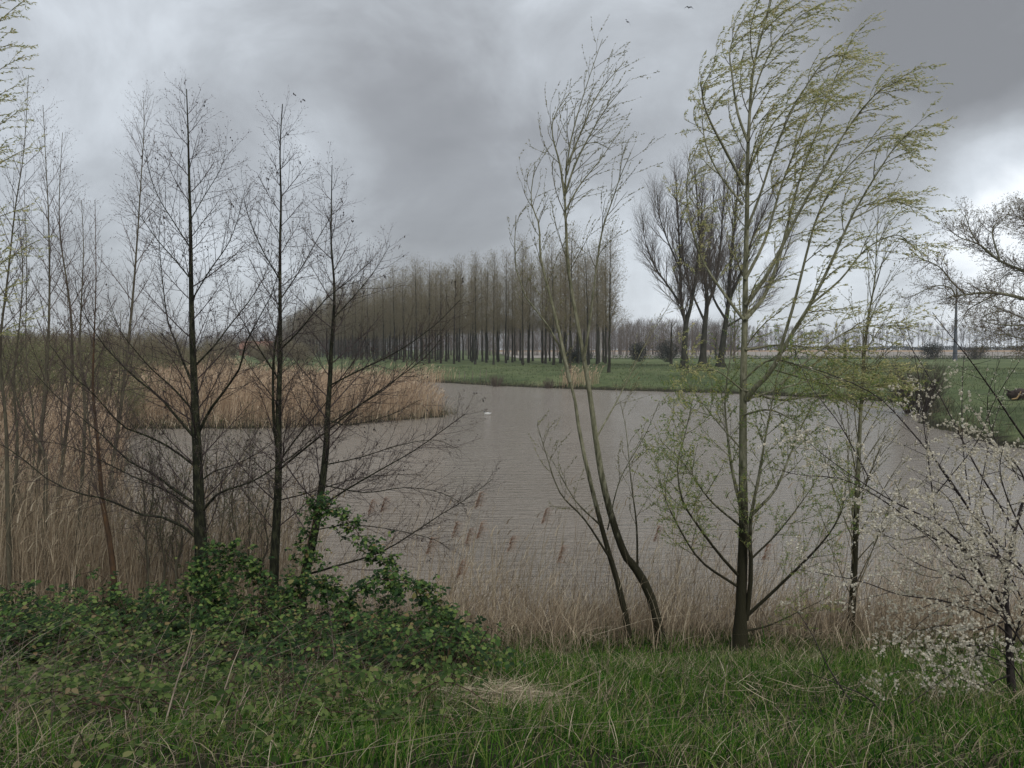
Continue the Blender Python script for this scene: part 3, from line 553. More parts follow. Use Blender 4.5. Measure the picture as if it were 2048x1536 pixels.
sapling([(1697, 1312), (1703, 1230), (1708, 1150), (1712, 1050), (1716, 950), (1720, 850), (1727, 740), (1736, 640), (1750, 560), (1753, 480), (1758, 400)], 9.9, 18, 2, 'slim straight willow right of the big one, thinly budded', 33, lambda t: 1.3*(1-t)+.4, .12, SLIM, 'willow_bark', 'willow_twig', 'willow_bud', 'willow', lname='buds')
# leafy willow at the very left edge
sapling([(-70, 1200), (-60, 900), (-50, 700), (-45, 500), (-42, 300), (-40, 150), (-30, 20), (-20, -60)], 9.0, 22, 3, 'leafy willow at the left edge, only its outer sprays in view', 34, lambda t: .95*(1-.45*t), .3, WIL, 'willow_bark', 'willow_twig', 'willow_leaf', 'willow', lname='foliage')
sapling([(30, 1195), (22, 1050), (35, 900), (28, 760), (40, 640), (45, 540), (38, 430)], 11.2, 11, 1.2, 'young willow by the left edge, hazed with small green leaves', 35, lambda t: .7*(1-t)+.3, .1, WHIP, 'sapling_bark', 'sapling_twig', 'whip_leaf', 'willow', lname='foliage')
sapling([(178, 1200), (170, 1050), (185, 930), (175, 800), (205, 700), (210, 640)], 12.2, 9, 1.2, 'young leafing willow between the thin saplings and the orange barked one', 36, lambda t: .6*(1-t)+.3, .1, WHIP, 'sapling_bark', 'sapling_twig', 'whip_leaf', 'willow', lname='foliage')
# ------------------------------------------------------------------ far trees
def gen_tree(H, seed, kind):
    """one free standing tree model at the origin: trunk + crown (+ buds) meshes"""
    rng = random.Random(seed); tg = Geo(); g = Geo()
    if kind == 'poplar':
        S = [dict(dens=3.4, ang=44, dang=10, len=H*.17, fall=.2, r=.036, seg=6, trop=(.05, 0, .42), wan=.05, n=4, c0=.1),
             dict(dens=4.6, ang=38, dang=12, len=1.7, fall=.4, r=.016, seg=4, trop=(.05, 0, .3), wan=.09, n=3, c0=.1),
             dict(dens=4.8, ang=38, dang=14, len=.85, fall=.4, r=.0115, seg=2, trop=(0, 0, .2), wan=.12, n=3, leaf=dict(dens=3.5, L=.15, W=.35, along=1, spread=.6))]
        r0 = H*.0088; t0 = .26; env = lambda t: H*.175*(1.1-.80*t)
    elif kind == 'far':
        S = [dict(dens=2.6, ang=30, dang=12, len=H*.18, fall=.2, r=.05, seg=5, trop=(.05, 0, .5), wan=.06, n=3, c0=.1),
             dict(dens=3.2, ang=34, dang=12, len=2.0, fall=.4, r=.03, seg=3, trop=(.0, 0, .4), wan=.1, n=3),
             dict(dens=3, ang=34, dang=12, len=.9, fall=.4, r=.022, seg=2, trop=(0, 0, .3), wan=.12, n=3)]
        r0 = H*.010; t0 = .3; env = lambda t: H*.24*(1.15-t*.8)
    lean = rng.uniform(-.02, .03)
    pts = [Vector((lean*H*(i/14)**1.5+rng.uniform(-.05, .05), rng.uniform(-.05, .05), H*i/14)) for i in range(15)]; rads = [r0*(1-.96*i/14)**1.15+.012 for i in range(15)]; rads[0] *= 1.35
    pts[0].z = -.3
    tg.tube(pts, rads, 7); spawn(g, pts, rads, S, 0, rng, t0, .99, env)
    V, Q = tg.tubes(); a = mesh_data('trunk', V, Q, M['poplar_bark'])
    nr = np.random.default_rng(seed); n = 260; u = .34+.66*nr.random(n)**.8; aa = nr.uniform(0, 6.28, n); rr0 = nr.random(n)**.7*H*.13*(1.2-u)
    V1 = np.stack([np.cos(aa)*rr0+lean*H*u**1.5, np.sin(aa)*rr0, H*u], -1)
    V, Q = cat_vq([g.tubes(), strips(V1, nr.uniform(.5, 1.3, n), np.stack([np.cos(aa)*.45, np.sin(aa)*.45, 0*aa], -1), nr.uniform(.016, .030, n), 1, nr, .4)]); b = mesh_data('crown', V, Q, M['poplar_twig'] if kind == 'poplar' else M['dark_twig'])
    c = None
    if g.lf: V, Q = g.leaves(); c = mesh_data('buds', V, Q, M['poplar_bud'])
    return a, b, c
def gen_far(H, seed):
    rng = random.Random(seed); nr = np.random.default_rng(seed); tg = Geo(); g = Geo(); lean = rng.uniform(-.03, .04)
    top = lambda t: Vector((lean*H*t*t, 0, H*t))
    tg.tube([top(i/8)-Vector((0, 0, .3 if i == 0 else 0)) for i in range(9)], [.22*(1-.9*i/8)+.02 for i in range(9)], 6); tips = []
    for k in range(22):
        t = rng.uniform(.28, .92); a = rng.uniform(0, 6.28); L = H*.30*(1.15-t*.8)*rng.uniform(.7, 1.2); p = top(t); d = Vector((math.cos(a)*.6, math.sin(a)*.6, 1)).normalized()
        pts = [p+d*L*i/4+Vector((0, 0, .5*(i/4)**2)) for i in range(5)]; g.tube(pts, [.07*(1-.7*i/4)*(1.2-t) for i in range(5)], 3); tips += pts[1:]
    b = np.array([tuple(q) for q in tips]); n = 900; b = b[nr.integers(0, len(b), n)]+nr.normal(0, .35, (n, 3)); a = nr.uniform(0, 6.28, n)
    V, Q = cat_vq([g.tubes(), strips(b, nr.uniform(.9, 2.2, n), np.stack([np.cos(a)*.55, np.sin(a)*.55, 0*a], -1), nr.uniform(.03, .07, n), 1, nr, .4)])
    V2, Q2 = tg.tubes(); return mesh_data('trunk', V2, Q2, M['poplar_bark']), mesh_data('crown', V, Q, M['dark_twig']), None
def make_thing(name, loc, rz, s, meshes, names, label, cat, group):
    r = empty(name, loc, label, cat, group); r.rotation_euler = (0, 0, rz); r.scale = (s[0], s[0], s[1])
    for me, nm in zip(meshes, names):
        if me:
            o = obj(nm, me, r)
            if nm == 'buds': o['kind'] = 'stuff'
    return r
PV = [gen_tree(18, 100+i, 'poplar') for i in range(6)]
rg = random.Random(5)
front = [(16, 114), (8.5, 118), (0, 124), (-9, 135), (-19, 152), (-30, 172), (-44, 204), (-60, 250), (-80, 310), (-104, 385), (-135, 470)]
fp = catmull([Vector((x, y, 0)) for x, y in front], 60)
cum = [0]
for a, b in zip(fp, fp[1:]): cum.append(cum[-1]+(b-a).length)
def at_len(s):
    for i in range(len(fp)-1):
        if cum[i+1] >= s: return fp[i].lerp(fp[i+1], (s-cum[i])/(cum[i+1]-cum[i])), (fp[i+1]-fp[i]).normalized()
    return fp[-1], (fp[-1]-fp[-2]).normalized()
cnt = 0; ORD = ['first', 'second', 'third', 'fourth', 'fifth', 'sixth', 'seventh', 'eighth', 'ninth', 'tenth', 'eleventh', 'twelfth']
for row in range(5):
    s = 1.5*row; kth = 0
    while s < cum[-1]:
        p, d = at_len(s); nrml = Vector((-d.y, d.x, 0));  nrml = nrml if nrml.y > 0 else -nrml
        q = p+nrml*(row*6.5)+Vector((rg.uniform(-.35, .35), rg.uniform(-.35, .35), 0))
        if q.x < 15.5+row*.5:
            m = PV[rg.randrange(6)]; sc = rg.uniform(.93, 1.05)
            lab = f'slender bare poplar, {ORD[kth]} from the right in the front row of the plantation' if row == 0 and kth < len(ORD) else ('slender bare poplar in the dense far left part of the plantation' if s > 120 else 'slender bare poplar inside the plantation, behind or further along its front row'); kth += 1
            make_thing('poplar', (q.x, q.y, hz(q.x, q.y)), rg.uniform(0, 6.28), (sc*rg.uniform(.95, 1.25), sc), m, ('trunk', 'crown', 'buds'), lab, 'tree', 'poplars of the plantation across the water'); cnt += 1
        s += (5.6 if s < 120 else 7.5)*rg.uniform(.93, 1.07)
print('plantation', cnt)
# two trees standing free at the right end of the plantation
for k, (px, py, d, h, lab) in enumerate([(1218, 727, 97, 17, 'young poplar standing clear at the right end of the plantation'), (1140, 728, 96, 17, 'poplar with ivy-dark trunk just left of the free standing young one')]):
    p = P(px, py, d); make_thing('poplar', (p.x, p.y, hz(p.x, p.y)), k*2+.5, (h/18*1.15, h/18), PV[k+1], ('trunk', 'crown', 'buds'), lab, 'tree', 'poplars of the plantation across the water')
# three big poplars
BIG = [dict(dens=2.1, ang=25, dang=8, len=4.6, fall=.3, r=.075, seg=7, trop=(.04, 0, .55), wan=.05, n=5, c0=.15),
       dict(dens=3.0, ang=30, dang=9, len=2.8, fall=.4, r=.030, seg=5, trop=(.05, 0, .5), wan=.06, n=3, c0=.1),
       dict(dens=3.6, ang=30, dang=10, len=1.5, fall=.4, r=.017, seg=3, trop=(.08, 0, .35), wan=.09, n=3, c0=.1),
       dict(dens=2.5, ang=30, dang=12, len=.6, fall=.4, r=.010, seg=2, trop=(.08, 0, .3), wan=.1, n=3)]
for k, (T, ext, lab) in enumerate([
    ([(1369, 734), (1369, 700), (1371, 660), (1371, 645), (1362, 600), (1360, 520), (1356, 440), (1352, 350)], [([(1371, 650), (1384, 600), (1396, 520), (1402, 440), (1408, 350)], -3, 17, 2), ([(1363, 610), (1335, 570), (1308, 530), (1290, 480), (1284, 430)], 3, 9, 2), ([(1361, 540), (1335, 480), (1318, 430), (1315, 390)], -3, 7, 2)], 'left one of the three big old poplars on the pasture, forked low'),
    ([(1405, 735), (1407, 690), (1410, 650), (1414, 605), (1410, 560), (1402, 500), (1396, 420), (1388, 330)], [([(1413, 610), (1430, 570), (1441, 490), (1447, 400), (1452, 320)], 3, 15, 2), ([(1408, 640), (1390, 600), (1375, 560), (1365, 500), (1362, 420)], -3, 9, 2)], 'middle one of the three big old poplars on the pasture'),
    ([(1440, 735), (1444, 700), (1450, 655), (1456, 610), (1460, 540), (1468, 460), (1475, 380), (1480, 330)], [([(1457, 600), (1478, 555), (1500, 490), (1530, 420), (1555, 360)], -3, 14, 2), ([(1452, 640), (1425, 590), (1418, 520), (1425, 440), (1430, 360)], 3, 10, 2), ([(1450, 655), (1490, 630), (1530, 590), (1565, 520), (1590, 450)], 3, 9, 2)], 'right one of the three big old poplars on the pasture, split at the foot')]):
    rng = random.Random(200+k); tg = Geo(); g = Geo(); d0 = 99+k*3
    T = [(x, y) for x, y in T]; pts, rads = px_limb(T, d0, d0, 15, 2, 22); gz = hz(pts[0].x, pts[0].y); pts[0].z = gz-.3; rads[0] *= 1.7; rads[1] *= 1.2
    root = empty('old_poplar', (pts[0].x, d0, gz), lab, 'tree', 'three big old poplars'); tg.tube(pts, rads, 10)
    spawn(g, pts, rads, BIG, 0, rng, .36, .98, lambda t: 6.6*(1-.5*t))
    for (data, dd, wa, wb) in ext:
        p2, r2 = px_limb(data, d0, d0+dd, wa, wb, 14); r2 = [r*.56 for r in r2]; limb(root, p2, r2, 8, 'poplar_bark'); spawn(g, p2, r2, BIG, 0, rng, .2, 1, lambda t: 4.6*(1-.5*t))
    finish(root, g, tg, M['poplar_bark'], M['dark_twig'])
# far row of trees on the dike
FV = [gen_far(19, 300+i) for i in range(5)]
for i in range(74):
    px = 1490+i*8.6+rg.uniform(-2.5, 2.5); d = 640+rg.uniform(-4, 4); p = P(px, 700, d); s = rg.uniform(.78, 1.12)
    make_thing('far_tree', (p.x, d, hz(p.x, d)), rg.uniform(0, 6.28), (s, s), FV[i % 5], ('trunk', 'crown'), 'thin bare tree in the long row on the horizon', 'tree', 'row of bare trees on the horizon')
# far woods: read as one mass
def wood(name, pts_h, label, seed, mats=('dark_twig',), tw=.05):
    rng = np.random.default_rng(seed); parts = []
    X = np.array([p[0] for p in pts_h]); Y = np.array([p[1] for p in pts_h]); H = np.array([p[2] for p in pts_h])
    Z = height(X, Y); n = len(X)
    parts.append(strips(np.stack([X, Y, Z-.2], -1), H, np.zeros((n, 3)), np.full(n, tw*6), 3, rng, .9))
    k = 170; b = np.repeat(np.stack([X, Y, Z], -1), k, 0); hh = np.repeat(H, k); u = rng.uniform(.12, .98, n*k)
    b[:, 2] += hh*u; a = rng.uniform(0, 6.28, n*k); ln = np.stack([np.cos(a)*.45, np.sin(a)*.45, np.zeros(n*k)], -1)
    b[:, 0] += rng.normal(0, 1, n*k)*(.35+1.1*np.sin(u*2.9)); b[:, 1] += rng.normal(0, .8, n*k)
    parts.append(strips(b, hh*.17*rng.uniform(.5, 1.2, n*k), ln, rng.uniform(.5, 1.1, n*k)*tw*1.3, 1, rng, .4))
    V, Q = cat_vq(parts); o = obj(name, mesh_data(name, V, Q, M[mats[0]])); tagk(o, label, 'wood', kind='stuff'); return o
rn = random.Random(9)
wood('far_wood', [(rn.uniform(-70, 82), rn.uniform(275, 330), rn.uniform(10, 13.5)) for _ in range(620)], 'dense brown wood behind the plantation and pasture', 1)
wood('far_wood', [(-.62*y+rn.uniform(0, .42)*y, y, rn.uniform(6, 11)) for y in [rn.uniform(300, 420) for _ in range(500)]], 'distant bare wood behind the scrub on the left', 2)
wood('far_wood', [(rn.uniform(60, 210), rn.uniform(450, 500), rn.uniform(7, 13)) for _ in range(160)], 'distant mixed trees left of the row on the horizon', 4)
# hedge under the far row
def clump(name, boxes, n, L, mat, label, cat, seed, kind=None, group=None, W=.5):
    rng = np.random.default_rng(seed); rows = []
    for (x0, x1, y0, y1, h) in boxes:
        m = int(n); x = rng.uniform(x0, x1, m); y = rng.uniform(y0, y1, m); z = height(x, y)+h*rng.random(m)**.7
        rows.append(np.concatenate([np.stack([x, y, z], -1), rng.normal(0, 1, (m, 3)), rng.normal(0, 1, (m, 3)), L*rng.uniform(.6, 1.3, (m, 1)), L*W*np.ones((m, 1))], 1))
    V, Q = leaves_vq(np.concatenate(rows), 'diamond'); o = obj(name, mesh_data(name, V, Q, mat)); tagk(o, label, cat, group, kind); return o
clump('hedge', [(150+k*20, 172+k*20, 628, 634, 2.0+1.6*((k*37)%5)/5) for k in range(15)], 700, 1.2, M['evergreen'], 'low dark hedge along the foot of the far row', 'hedge', 3, 'stuff')
clump('fence_weeds', [(14, 150, 190, 193, .8)], 9000, .45, M['bramble_leaf'], 'rank grass along the foot of the fence', 'weeds', 6, 'stuff', W=.2)
# shrubs
def shrub(px, py, d, rad, hgt, label, seed, stems=60, twig='dark_twig', leaf=None, nleaf=0, L=.1, name='shrub', group=None, S=None, up=.9, spread=1.0, W=.5):
    rng = random.Random(seed); g = Geo(); p0 = P(px, py, d); gz = hz(p0.x, d); root = empty(name, (p0.x, d, gz), label, 'shrub', group)
    S = S or [dict(dens=3.0, ang=26, dang=10, len=hgt*.55, fall=.3, r=.018, seg=5, trop=(0, 0, .2), wan=.07, n=3, c0=.2), dict(dens=3.5, ang=30, dang=12, len=hgt*.25, fall=.4, r=.009, seg=3, trop=(0, 0, .15), wan=.1, n=3)]
    S0 = [dict(dens=1, ang=0, len=hgt, r=.03, seg=6, trop=(0, 0, .2), wan=.06, n=4, c0=.2)]+S
    for i in range(stems):
        a = rng.uniform(0, 6.28); q = rng.random()**.5
        d3 = Vector((math.cos(a)*q*spread*rad/hgt, math.sin(a)*q*spread*rad/hgt, up)).normalized()
        grow(g, Vector((math.cos(a)*q*rad*.25, math.sin(a)*q*rad*.25, -.1)), d3, hgt*rng.uniform(.75, 1.1), .028, S0, 0, rng)
    V, Q = g.tubes(); obj('branches', mesh_data('branches', V, Q, M[twig]), root)
    if nleaf:
        rr = np.random.default_rng(seed); u = nrm(rr.normal(0, 1, (nleaf, 3))); rad3 = rr.random((nleaf, 1))**.45; bump = 1+.25*np.sin(u[:, :1]*5+seed)*np.cos(u[:, 1:2]*4)
        pz = u*rad3*bump*np.array([rad, rad, hgt*.52])+np.array([0, 0, hgt*.5]); pz[:, 2] = np.abs(pz[:, 2])
        A = np.concatenate([pz, rr.normal(0, 1, (nleaf, 3)), rr.normal(0, 1, (nleaf, 3)), L*rr.uniform(.6, 1.4, (nleaf, 1)), L*W*np.ones((nleaf, 1))], 1)
        V, Q = leaves_vq(A, 'diamond'); obj('foliage', mesh_data('foliage', V, Q, M[leaf]), root)
    return root
shrub(1832, 822, 50.5, 1.8, 3.1, 'bare rounded bush overhanging the water on the right shore', 401, 75)
shrub(1277, 722, 150, 1.8, 3.6, 'dark round evergreen bush left of the big poplars', 402, 20, leaf='evergreen', nleaf=2600, L=.22)
shrub(1335, 722, 150, 2.4, 4.0, 'dark spreading evergreen bush behind the small bare tree', 403, 20, leaf='evergreen', nleaf=2800, L=.22)
shrub(1150, 724, 135, 3.2, 2.6, 'dark low evergreen bush under the right end of the plantation', 404, 20, leaf='evergreen', nleaf=3000, L=.22)
shrub(1862, 716, 188, 2.6, 4.2, 'dark evergreen bush at the fence left of the tall pole', 405, 20, leaf='evergreen', nleaf=2600, L=.25)
shrub(1950, 716, 186, 3.0, 3.4, 'dark brown bush at the fence right of the tall pole', 406, 50, leaf='evergreen', nleaf=900, L=.25)
shrub(992, 762, 88, .9, 1.5, 'small bare bush at the waterline opposite', 407, 40)
shrub(1098, 768, 84, .7, 1.1, 'low dark bush at the waterline below the plantation end', 408, 40)
# small bare tree by the big poplars, ivy-clad stump tree on the pasture
def small_tree(px, py, d, H, label, seed, mt='poplar_bark', mb='dark_twig', ivy=False, lean=0):
    rng = random.Random(seed); tg = Geo(); g = Geo(); p0 = P(px, py, d); gz = hz(p0.x, d); root = empty('small_tree', (p0.x, d, gz), label, 'tree')
    S = [dict(dens=2.6, ang=52, dang=14, len=H*.42, fall=.4, r=.05, seg=6, trop=(0, 0, .25), wan=.12, n=4, c0=.15), dict(dens=3.2, ang=42, dang=14, len=H*.16, fall=.3, r=.02, seg=4, trop=(0, 0, .15), wan=.14, n=3, c0=.1), dict(dens=4, ang=40, dang=14, len=.5, fall=.3, r=.012, seg=2, trop=(0, 0, .1), wan=.15, n=3)]
    pts = [Vector((rng.uniform(-.1, .1)*(i > 0)+lean*i/8, rng.uniform(-.1, .1)*(i > 0), H*.85*i/8-(.2 if i == 0 else 0))) for i in range(9)]; rads = [.2*(1-.8*i/8)*H/6 for i in range(9)]
    tg.tube(pts, rads, 7); spawn(g, pts, rads, S, 0, rng, .3, 1)
    V, Q = tg.tubes(); obj('trunk', mesh_data('trunk', V, Q, M[mt]), root); V, Q = g.tubes(); obj('crown', mesh_data('crown', V, Q, M[mb]), root)
    if ivy:
        rr = np.random.default_rng(seed); n = 900; z = rr.random(n)**1.3*H*.7; a = rr.uniform(0, 6.28, n); r = .42*rr.random(n)*(1-z/H)
        A = np.concatenate([np.stack([np.cos(a)*r, np.sin(a)*r, z], -1), rr.normal(0, 1, (n, 3)), rr.normal(0, 1, (n, 3)), np.full((n, 1), .14), np.full((n, 1), .1)], 1)
        V, Q = leaves_vq(A, 'diamond'); obj('ivy', mesh_data('ivy', V, Q, M['evergreen']), root)
small_tree(1342, 729, 122, 7.5, 'small crooked bare tree left of the three big poplars', 411)
small_tree(1690, 724, 150, 6.0, 'small ivy-covered tree on the far pasture behind the willow leaves', 412, ivy=True)
small_tree(1590, 722, 165, 5.0, 'low bare fruit tree by the fence left of the ivy-covered one', 413)
small_tree(1432, 716, 190, 8.0, 'faint bare tree beyond the fence between the big poplars', 414)
# scrub on the left shore
SV = []
for i in range(4):
    rng = random.Random(500+i); g = Geo(); H = 4.4
    S = [dict(dens=1, ang=0, len=H, r=.05, seg=6, trop=(0, 0, .15), wan=.07, n=4, c0=.15), dict(dens=3.0, ang=30, dang=12, len=1.9, fall=.3, r=.02, seg=4, trop=(0, 0, .25), wan=.09, n=3), dict(dens=4.0, ang=32, dang=12, len=.7, fall=.3, r=.011, seg=2, trop=(0, 0, .2), wan=.1, n=3, leaf=dict(dens=8, L=.10, W=.5, along=.8, spread=.7))]
    for k in range(34):
        a = rng.uniform(0, 6.28); q = rng.random()**.6
        grow(g, Vector((math.cos(a)*q*.8, math.sin(a)*q*.8, -.1)), Vector((math.cos(a)*q*.6, math.sin(a)*q*.6, 1)).normalized(), H*rng.uniform(.55, 1.1), .04, S, 0, rng)
    V, Q = g.tubes(); a_ = mesh_data('branches', V, Q, M['poplar_twig']); V, Q = g.leaves()
    SV.append((a_, mesh_data('foliage', V, Q, M['poplar_bud']), mesh_data('foliage', V, Q, M['scrub_leaf'])))
for i in range(120):
    d = rg.choice([rg.uniform(37, 60), rg.uniform(55, 112)]); px = rg.uniform(-60, 430 if d > 60 else 190)
    p = P(px, 700, d)
    if d < 60 and p.x > -19: continue
    green = d < 74; s = rg.uniform(.75, 1.15)*(1.0 if px < 330 else .7)*(.72 if d < 50 else 1); m = SV[i % 4]
    make_thing('scrub_bush', (p.x, d, hz(p.x, d)), rg.uniform(0, 6.28), (s*1.25, s*(.78 if green else 1.12)), (m[0], m[2] if green else m[1]), ('branches', 'foliage'),
               'olive green bush at the front of the scrub on the left shore' if green else 'dark bare bush in the scrub on the left shore', 'bush', 'bushes of the scrub on the left shore')
for i in range(26):
    t = i/25; d = 150+240*t*rg.uniform(.7, 1.2); px = 420+rg.uniform(0, 210); p = P(px, 700, d)
    if sdist(np.array([p.x]), np.array([d]))[0] < 3: continue
    make_thing('scrub_bush', (p.x, d, hz(p.x, d)), rg.uniform(0, 6.28), (1.1, rg.uniform(.7, 1.2)), SV[i % 4][:2], ('branches', 'foliage'), 'small distant bush near the orange roofed house', 'bush', 'distant bushes near the house')
# house with orange roof
def quadbox(x0, x1, y0, y1, z0, z1):
    V = np.array([(x, y, z) for z in (z0, z1) for y in (y0, y1) for x in (x0, x1)], float)
    return V, np.array([(0, 2, 3, 1), (4, 5, 7, 6), (0, 1, 5, 4), (2, 6, 7, 3), (0, 4, 6, 2), (1, 3, 7, 5)])
def plain(name, col, rough=.8, sc=2, var=.25):
    m, t, o = newmat(name); n = t.nodes.new('ShaderNodeTexNoise'); n.inputs['Scale'].default_value = sc; n.inputs['Detail'].default_value = 6
    tcn = t.nodes.new('ShaderNodeTexCoord'); t.links.new(tcn.outputs['Object'], n.inputs['Vector'])
    c = ramp(t, n.outputs[0], [(.3, tuple(k*(1-var) for k in col)), (.7, tuple(min(1, k*(1+var)) for k in col))])
    p = t.nodes.new('ShaderNodeBsdfPrincipled'); p.inputs['Roughness'].default_value = rough; t.links.new(c, p.inputs['Base Color']); t.links.new(p.outputs[0], o.inputs[0]); return m
hp = P(515, 712, 290); hzz = hz(hp.x, 290)
h = empty('house', (hp.x, 290, hzz-.2), 'low house with an orange tiled roof at the end of the water', 'house')
V, Q = quadbox(-5.5, 5.5, -3.5, 3.5, 0, 2.8); obj('wall', mesh_data('wall', V, Q, plain('brickwork', (.22, .13, .09)), False), h)
V = np.array([(-6, -4.1, 2.7), (6, -4.1, 2.7), (5.6, 0, 5.4), (-5.6, 0, 5.4), (-6, 4.1, 2.7), (6, 4.1, 2.7), (-6, -4.1, 2.5), (6, -4.1, 2.5), (6, 4.1, 2.5), (-6, 4.1, 2.5)], float)
Q = np.array([(0, 1, 2, 3), (3, 2, 5, 4), (6, 7, 1, 0), (9, 8, 7, 6), (4, 5, 8, 9), (0, 3, 4, 9), (1, 7, 8, 5)])
rf = obj('roof', mesh_data('roof', V, np.array(Q), plain('roof_tiles', (.22, .10, .07), sc=1.2), False), h)
V, Q = quadbox(2.6, 3.3, -.4, .4, 4.6, 6.2); obj('chimney', mesh_data('chimney', V, Q, plain('chimney_brick', (.2, .1, .07)), False), rf)
for k, xx in enumerate((-3.6, -1.2, 3.4)):
    V, Q = quadbox(xx-.5, xx+.5, -3.56, -3.48, 1.0, 2.1); wn = obj('window', mesh_data('window', V, Q, plain('glass_dark', (.03, .035, .04), .2), False), h)
V, Q = quadbox(.8, 1.7, -3.57, -3.48, 0.02, 2.1); obj('door', mesh_data('door', V, Q, plain('door_paint', (.08, .1, .08), .5), False), h)
# fence: posts and wires
fm = plain('weathered_wood', (.17, .14, .11)); wm = plain('galvanised_wire', (.16, .16, .16), .5)
fr = empty('fence', (80, 197, hz(80, 197)), 'long wire fence on wooden posts between pasture and field', 'fence'); off = np.array(fr.location)
fxs = np.arange(22, 172, 2.9); pg = []
jit = np.random.default_rng(3)
for i, x in enumerate(fxs[:100]):
    g = Geo(); z = hz(x, 197); H = 1.75*jit.uniform(.9, 1.12); lx = jit.uniform(-.06, .06)
    g.tube([Vector((x, 197, z-.2)), Vector((x+lx*.5, 197, z+H*.5)), Vector((x+lx, 197, z+H)), Vector((x+lx, 197, z+H+.03))], [.085, .08, .07, .01], 6)
    V, Q = g.tubes(); obj('post', mesh_data('post', V-off, Q, fm), fr)
g = Geo()
for kk in (.35, .75, 1.15, 1.55):
    g.tube([Vector((x, 197, hz(x, 197)+kk)) for x in fxs], [.012]*len(fxs), 3)
V, Q = g.tubes(); obj('wire', mesh_data('wire', V-off, Q, wm), fr)
# short fence on the left end of the bank
fr2 = empty('fence', (P(960, 750, 96).x, 96, hz(P(960, 750, 96).x, 96)), 'short line of low stakes on the grass bank below the plantation', 'fence'); off = np.array(fr2.location)
for px in (918, 929, 945, 960, 972):
    p = P(px, 750, 98); z = hz(p.x, 98); g = Geo(); g.tube([Vector((p.x, 98, z-.1)), Vector((p.x+.03, 98, z+.5)), Vector((p.x+.05, 98, z+1.0))], [.05, .045, .03], 5); V, Q = g.tubes(); obj('stake', mesh_data('stake', V-off, Q, fm), fr2)
# poles
def pole(px, py, d, H, r0, r1, col, label, arm=True):
    p = P(px, py, d); z = hz(p.x, d); root = empty('utility_pole', (p.x, d, z), label, 'pole')
    g = Geo(); g.tube([Vector((0, 0, -.3 if i == 0 else H*i/10)) for i in range(11)]+[Vector((0, 0, H+.02))], [r0+(r1-r0)*i/10 for i in range(11)]+[.01], 10); V, Q = g.tubes(); obj('shaft', mesh_data('shaft', V, Q, plain('pole_'+str(px), col, .8, 1.5)), root)
    if arm:
        g = Geo(); g.tube([Vector((-.7, -r1-.05, H-.5)), Vector((.7, -r1-.05, H-.5))], [.06, .06], 5); V, Q = g.tubes(); obj('crossarm', mesh_data('crossarm', V, Q, fm), root)
        for s in (-.6, 0, .6):
            g = Geo(); g.tube([Vector((s, -r1-.05, H-.44)), Vector((s, -r1-.05, H-.36)), Vector((s, -r1-.05, H-.24))], [.03, .06, .03], 6); V, Q = g.tubes(); obj('insulator', mesh_data('insulator', V, Q, plain('porcelain', (.2, .2, .2), .3)), root)
pole(1910, 720, 176, 15.6, .48, .13, (.075, .085, .10), 'tall tapered slate grey pole near the fence on the right', False)
pole(1201, 722, 150, 9.2, .17, .11, (.30, .28, .26), 'pale utility pole at the right end of the plantation')
pole(1468, 722, 150, 11.0, .16, .10, (.09, .07, .055), 'thin brown utility pole behind the right big poplar')
# log on the grass
lp = P(2034, 762, 53); lz = hz(lp.x, 53); lg = empty('log', (lp.x, 53, lz), 'dark brown fallen log with a torn pale edge on the grass at the right', 'log')
g = Geo(); pr = random.Random(3)
pts = [Vector((-.62+1.25*i/8, .1*math.sin(i), .36+.05*math.sin(i*1.7))) for i in range(9)]; rr_ = [.04, .2, .3, .36, .4, .42, .4, .38, .05]
g.tube(pts, rr_, 12); V, Q = g.tubes(); V += np.random.default_rng(1).normal(0, .025, V.shape); obj('trunk', mesh_data('trunk', V, Q, plain('rotten_bark', (.035, .022, .016), .95, 4, .5)), lg)
g = Geo(); g.tube([Vector((-.55, -.35, .08)), Vector((-.25, -.42, .14)), Vector((-.1, -.44, .4)), Vector((.02, -.42, .62))], [.05, .06, .05, .02], 5); V, Q = g.tubes(); obj('torn_wood', mesh_data('torn_wood', V, Q, plain('torn_wood', (.3, .2, .09))), lg)
g = Geo(); g.tube([Vector((-.4, 0, .55)), Vector((-.7, -.05, .68)), Vector((-.85, -.1, .66))], [.07, .05, .02], 5); V, Q = g.tubes(); obj('stub', mesh_data('stub', V, Q, plain('rotten_stub', (.03, .02, .015))), lg)
# duck
dp = P(975, 829, 49.5); dk = empty('duck', (dp.x, 49.5, 0), 'white bodied duck with a black head swimming near the reed island', 'duck')
g = Geo(); xs = [-.2, -.16, -.08, 0, .08, .15, .2, .25]; rs = [.02, .05, .085, .095, .09, .07, .04, .01]; zs = [.05, .045, .05, .06, .07, .09, .11, .13]
g.tube([Vector((a, 0, c)) for a, c in zip(xs, zs)], rs, 12)
g.tube([Vector((-.14, 0, .08)), Vector((-.17, 0, .13)), Vector((-.18, 0, .17))], [.04, .03, .028], 8)
V, Q = g.tubes(); obj('body', mesh_data('body', V, Q, plain('white_feathers', (.5, .49, .46), .6, 10, .1)), dk)
g = Geo(); g.tube([Vector((-.17, 0, .15)), Vector((-.18, 0, .185)), Vector((-.195, 0, .21)), Vector((-.20, 0, .235))], [.03, .042, .038, .01], 8)
V, Q = g.tubes(); hd = obj('head', mesh_data('head', V, Q, plain('black_feathers', (.012, .014, .013), .5)), dk)
g = Geo(); g.tube([Vector((-.22, 0, .195)), Vector((-.255, 0, .188)), Vector((-.285, 0, .182))], [.015, .013, .004], 6); V, Q = g.tubes(); obj('bill', mesh_data('bill', V, Q, plain('bill', (.1, .11, .13), .4)), hd)
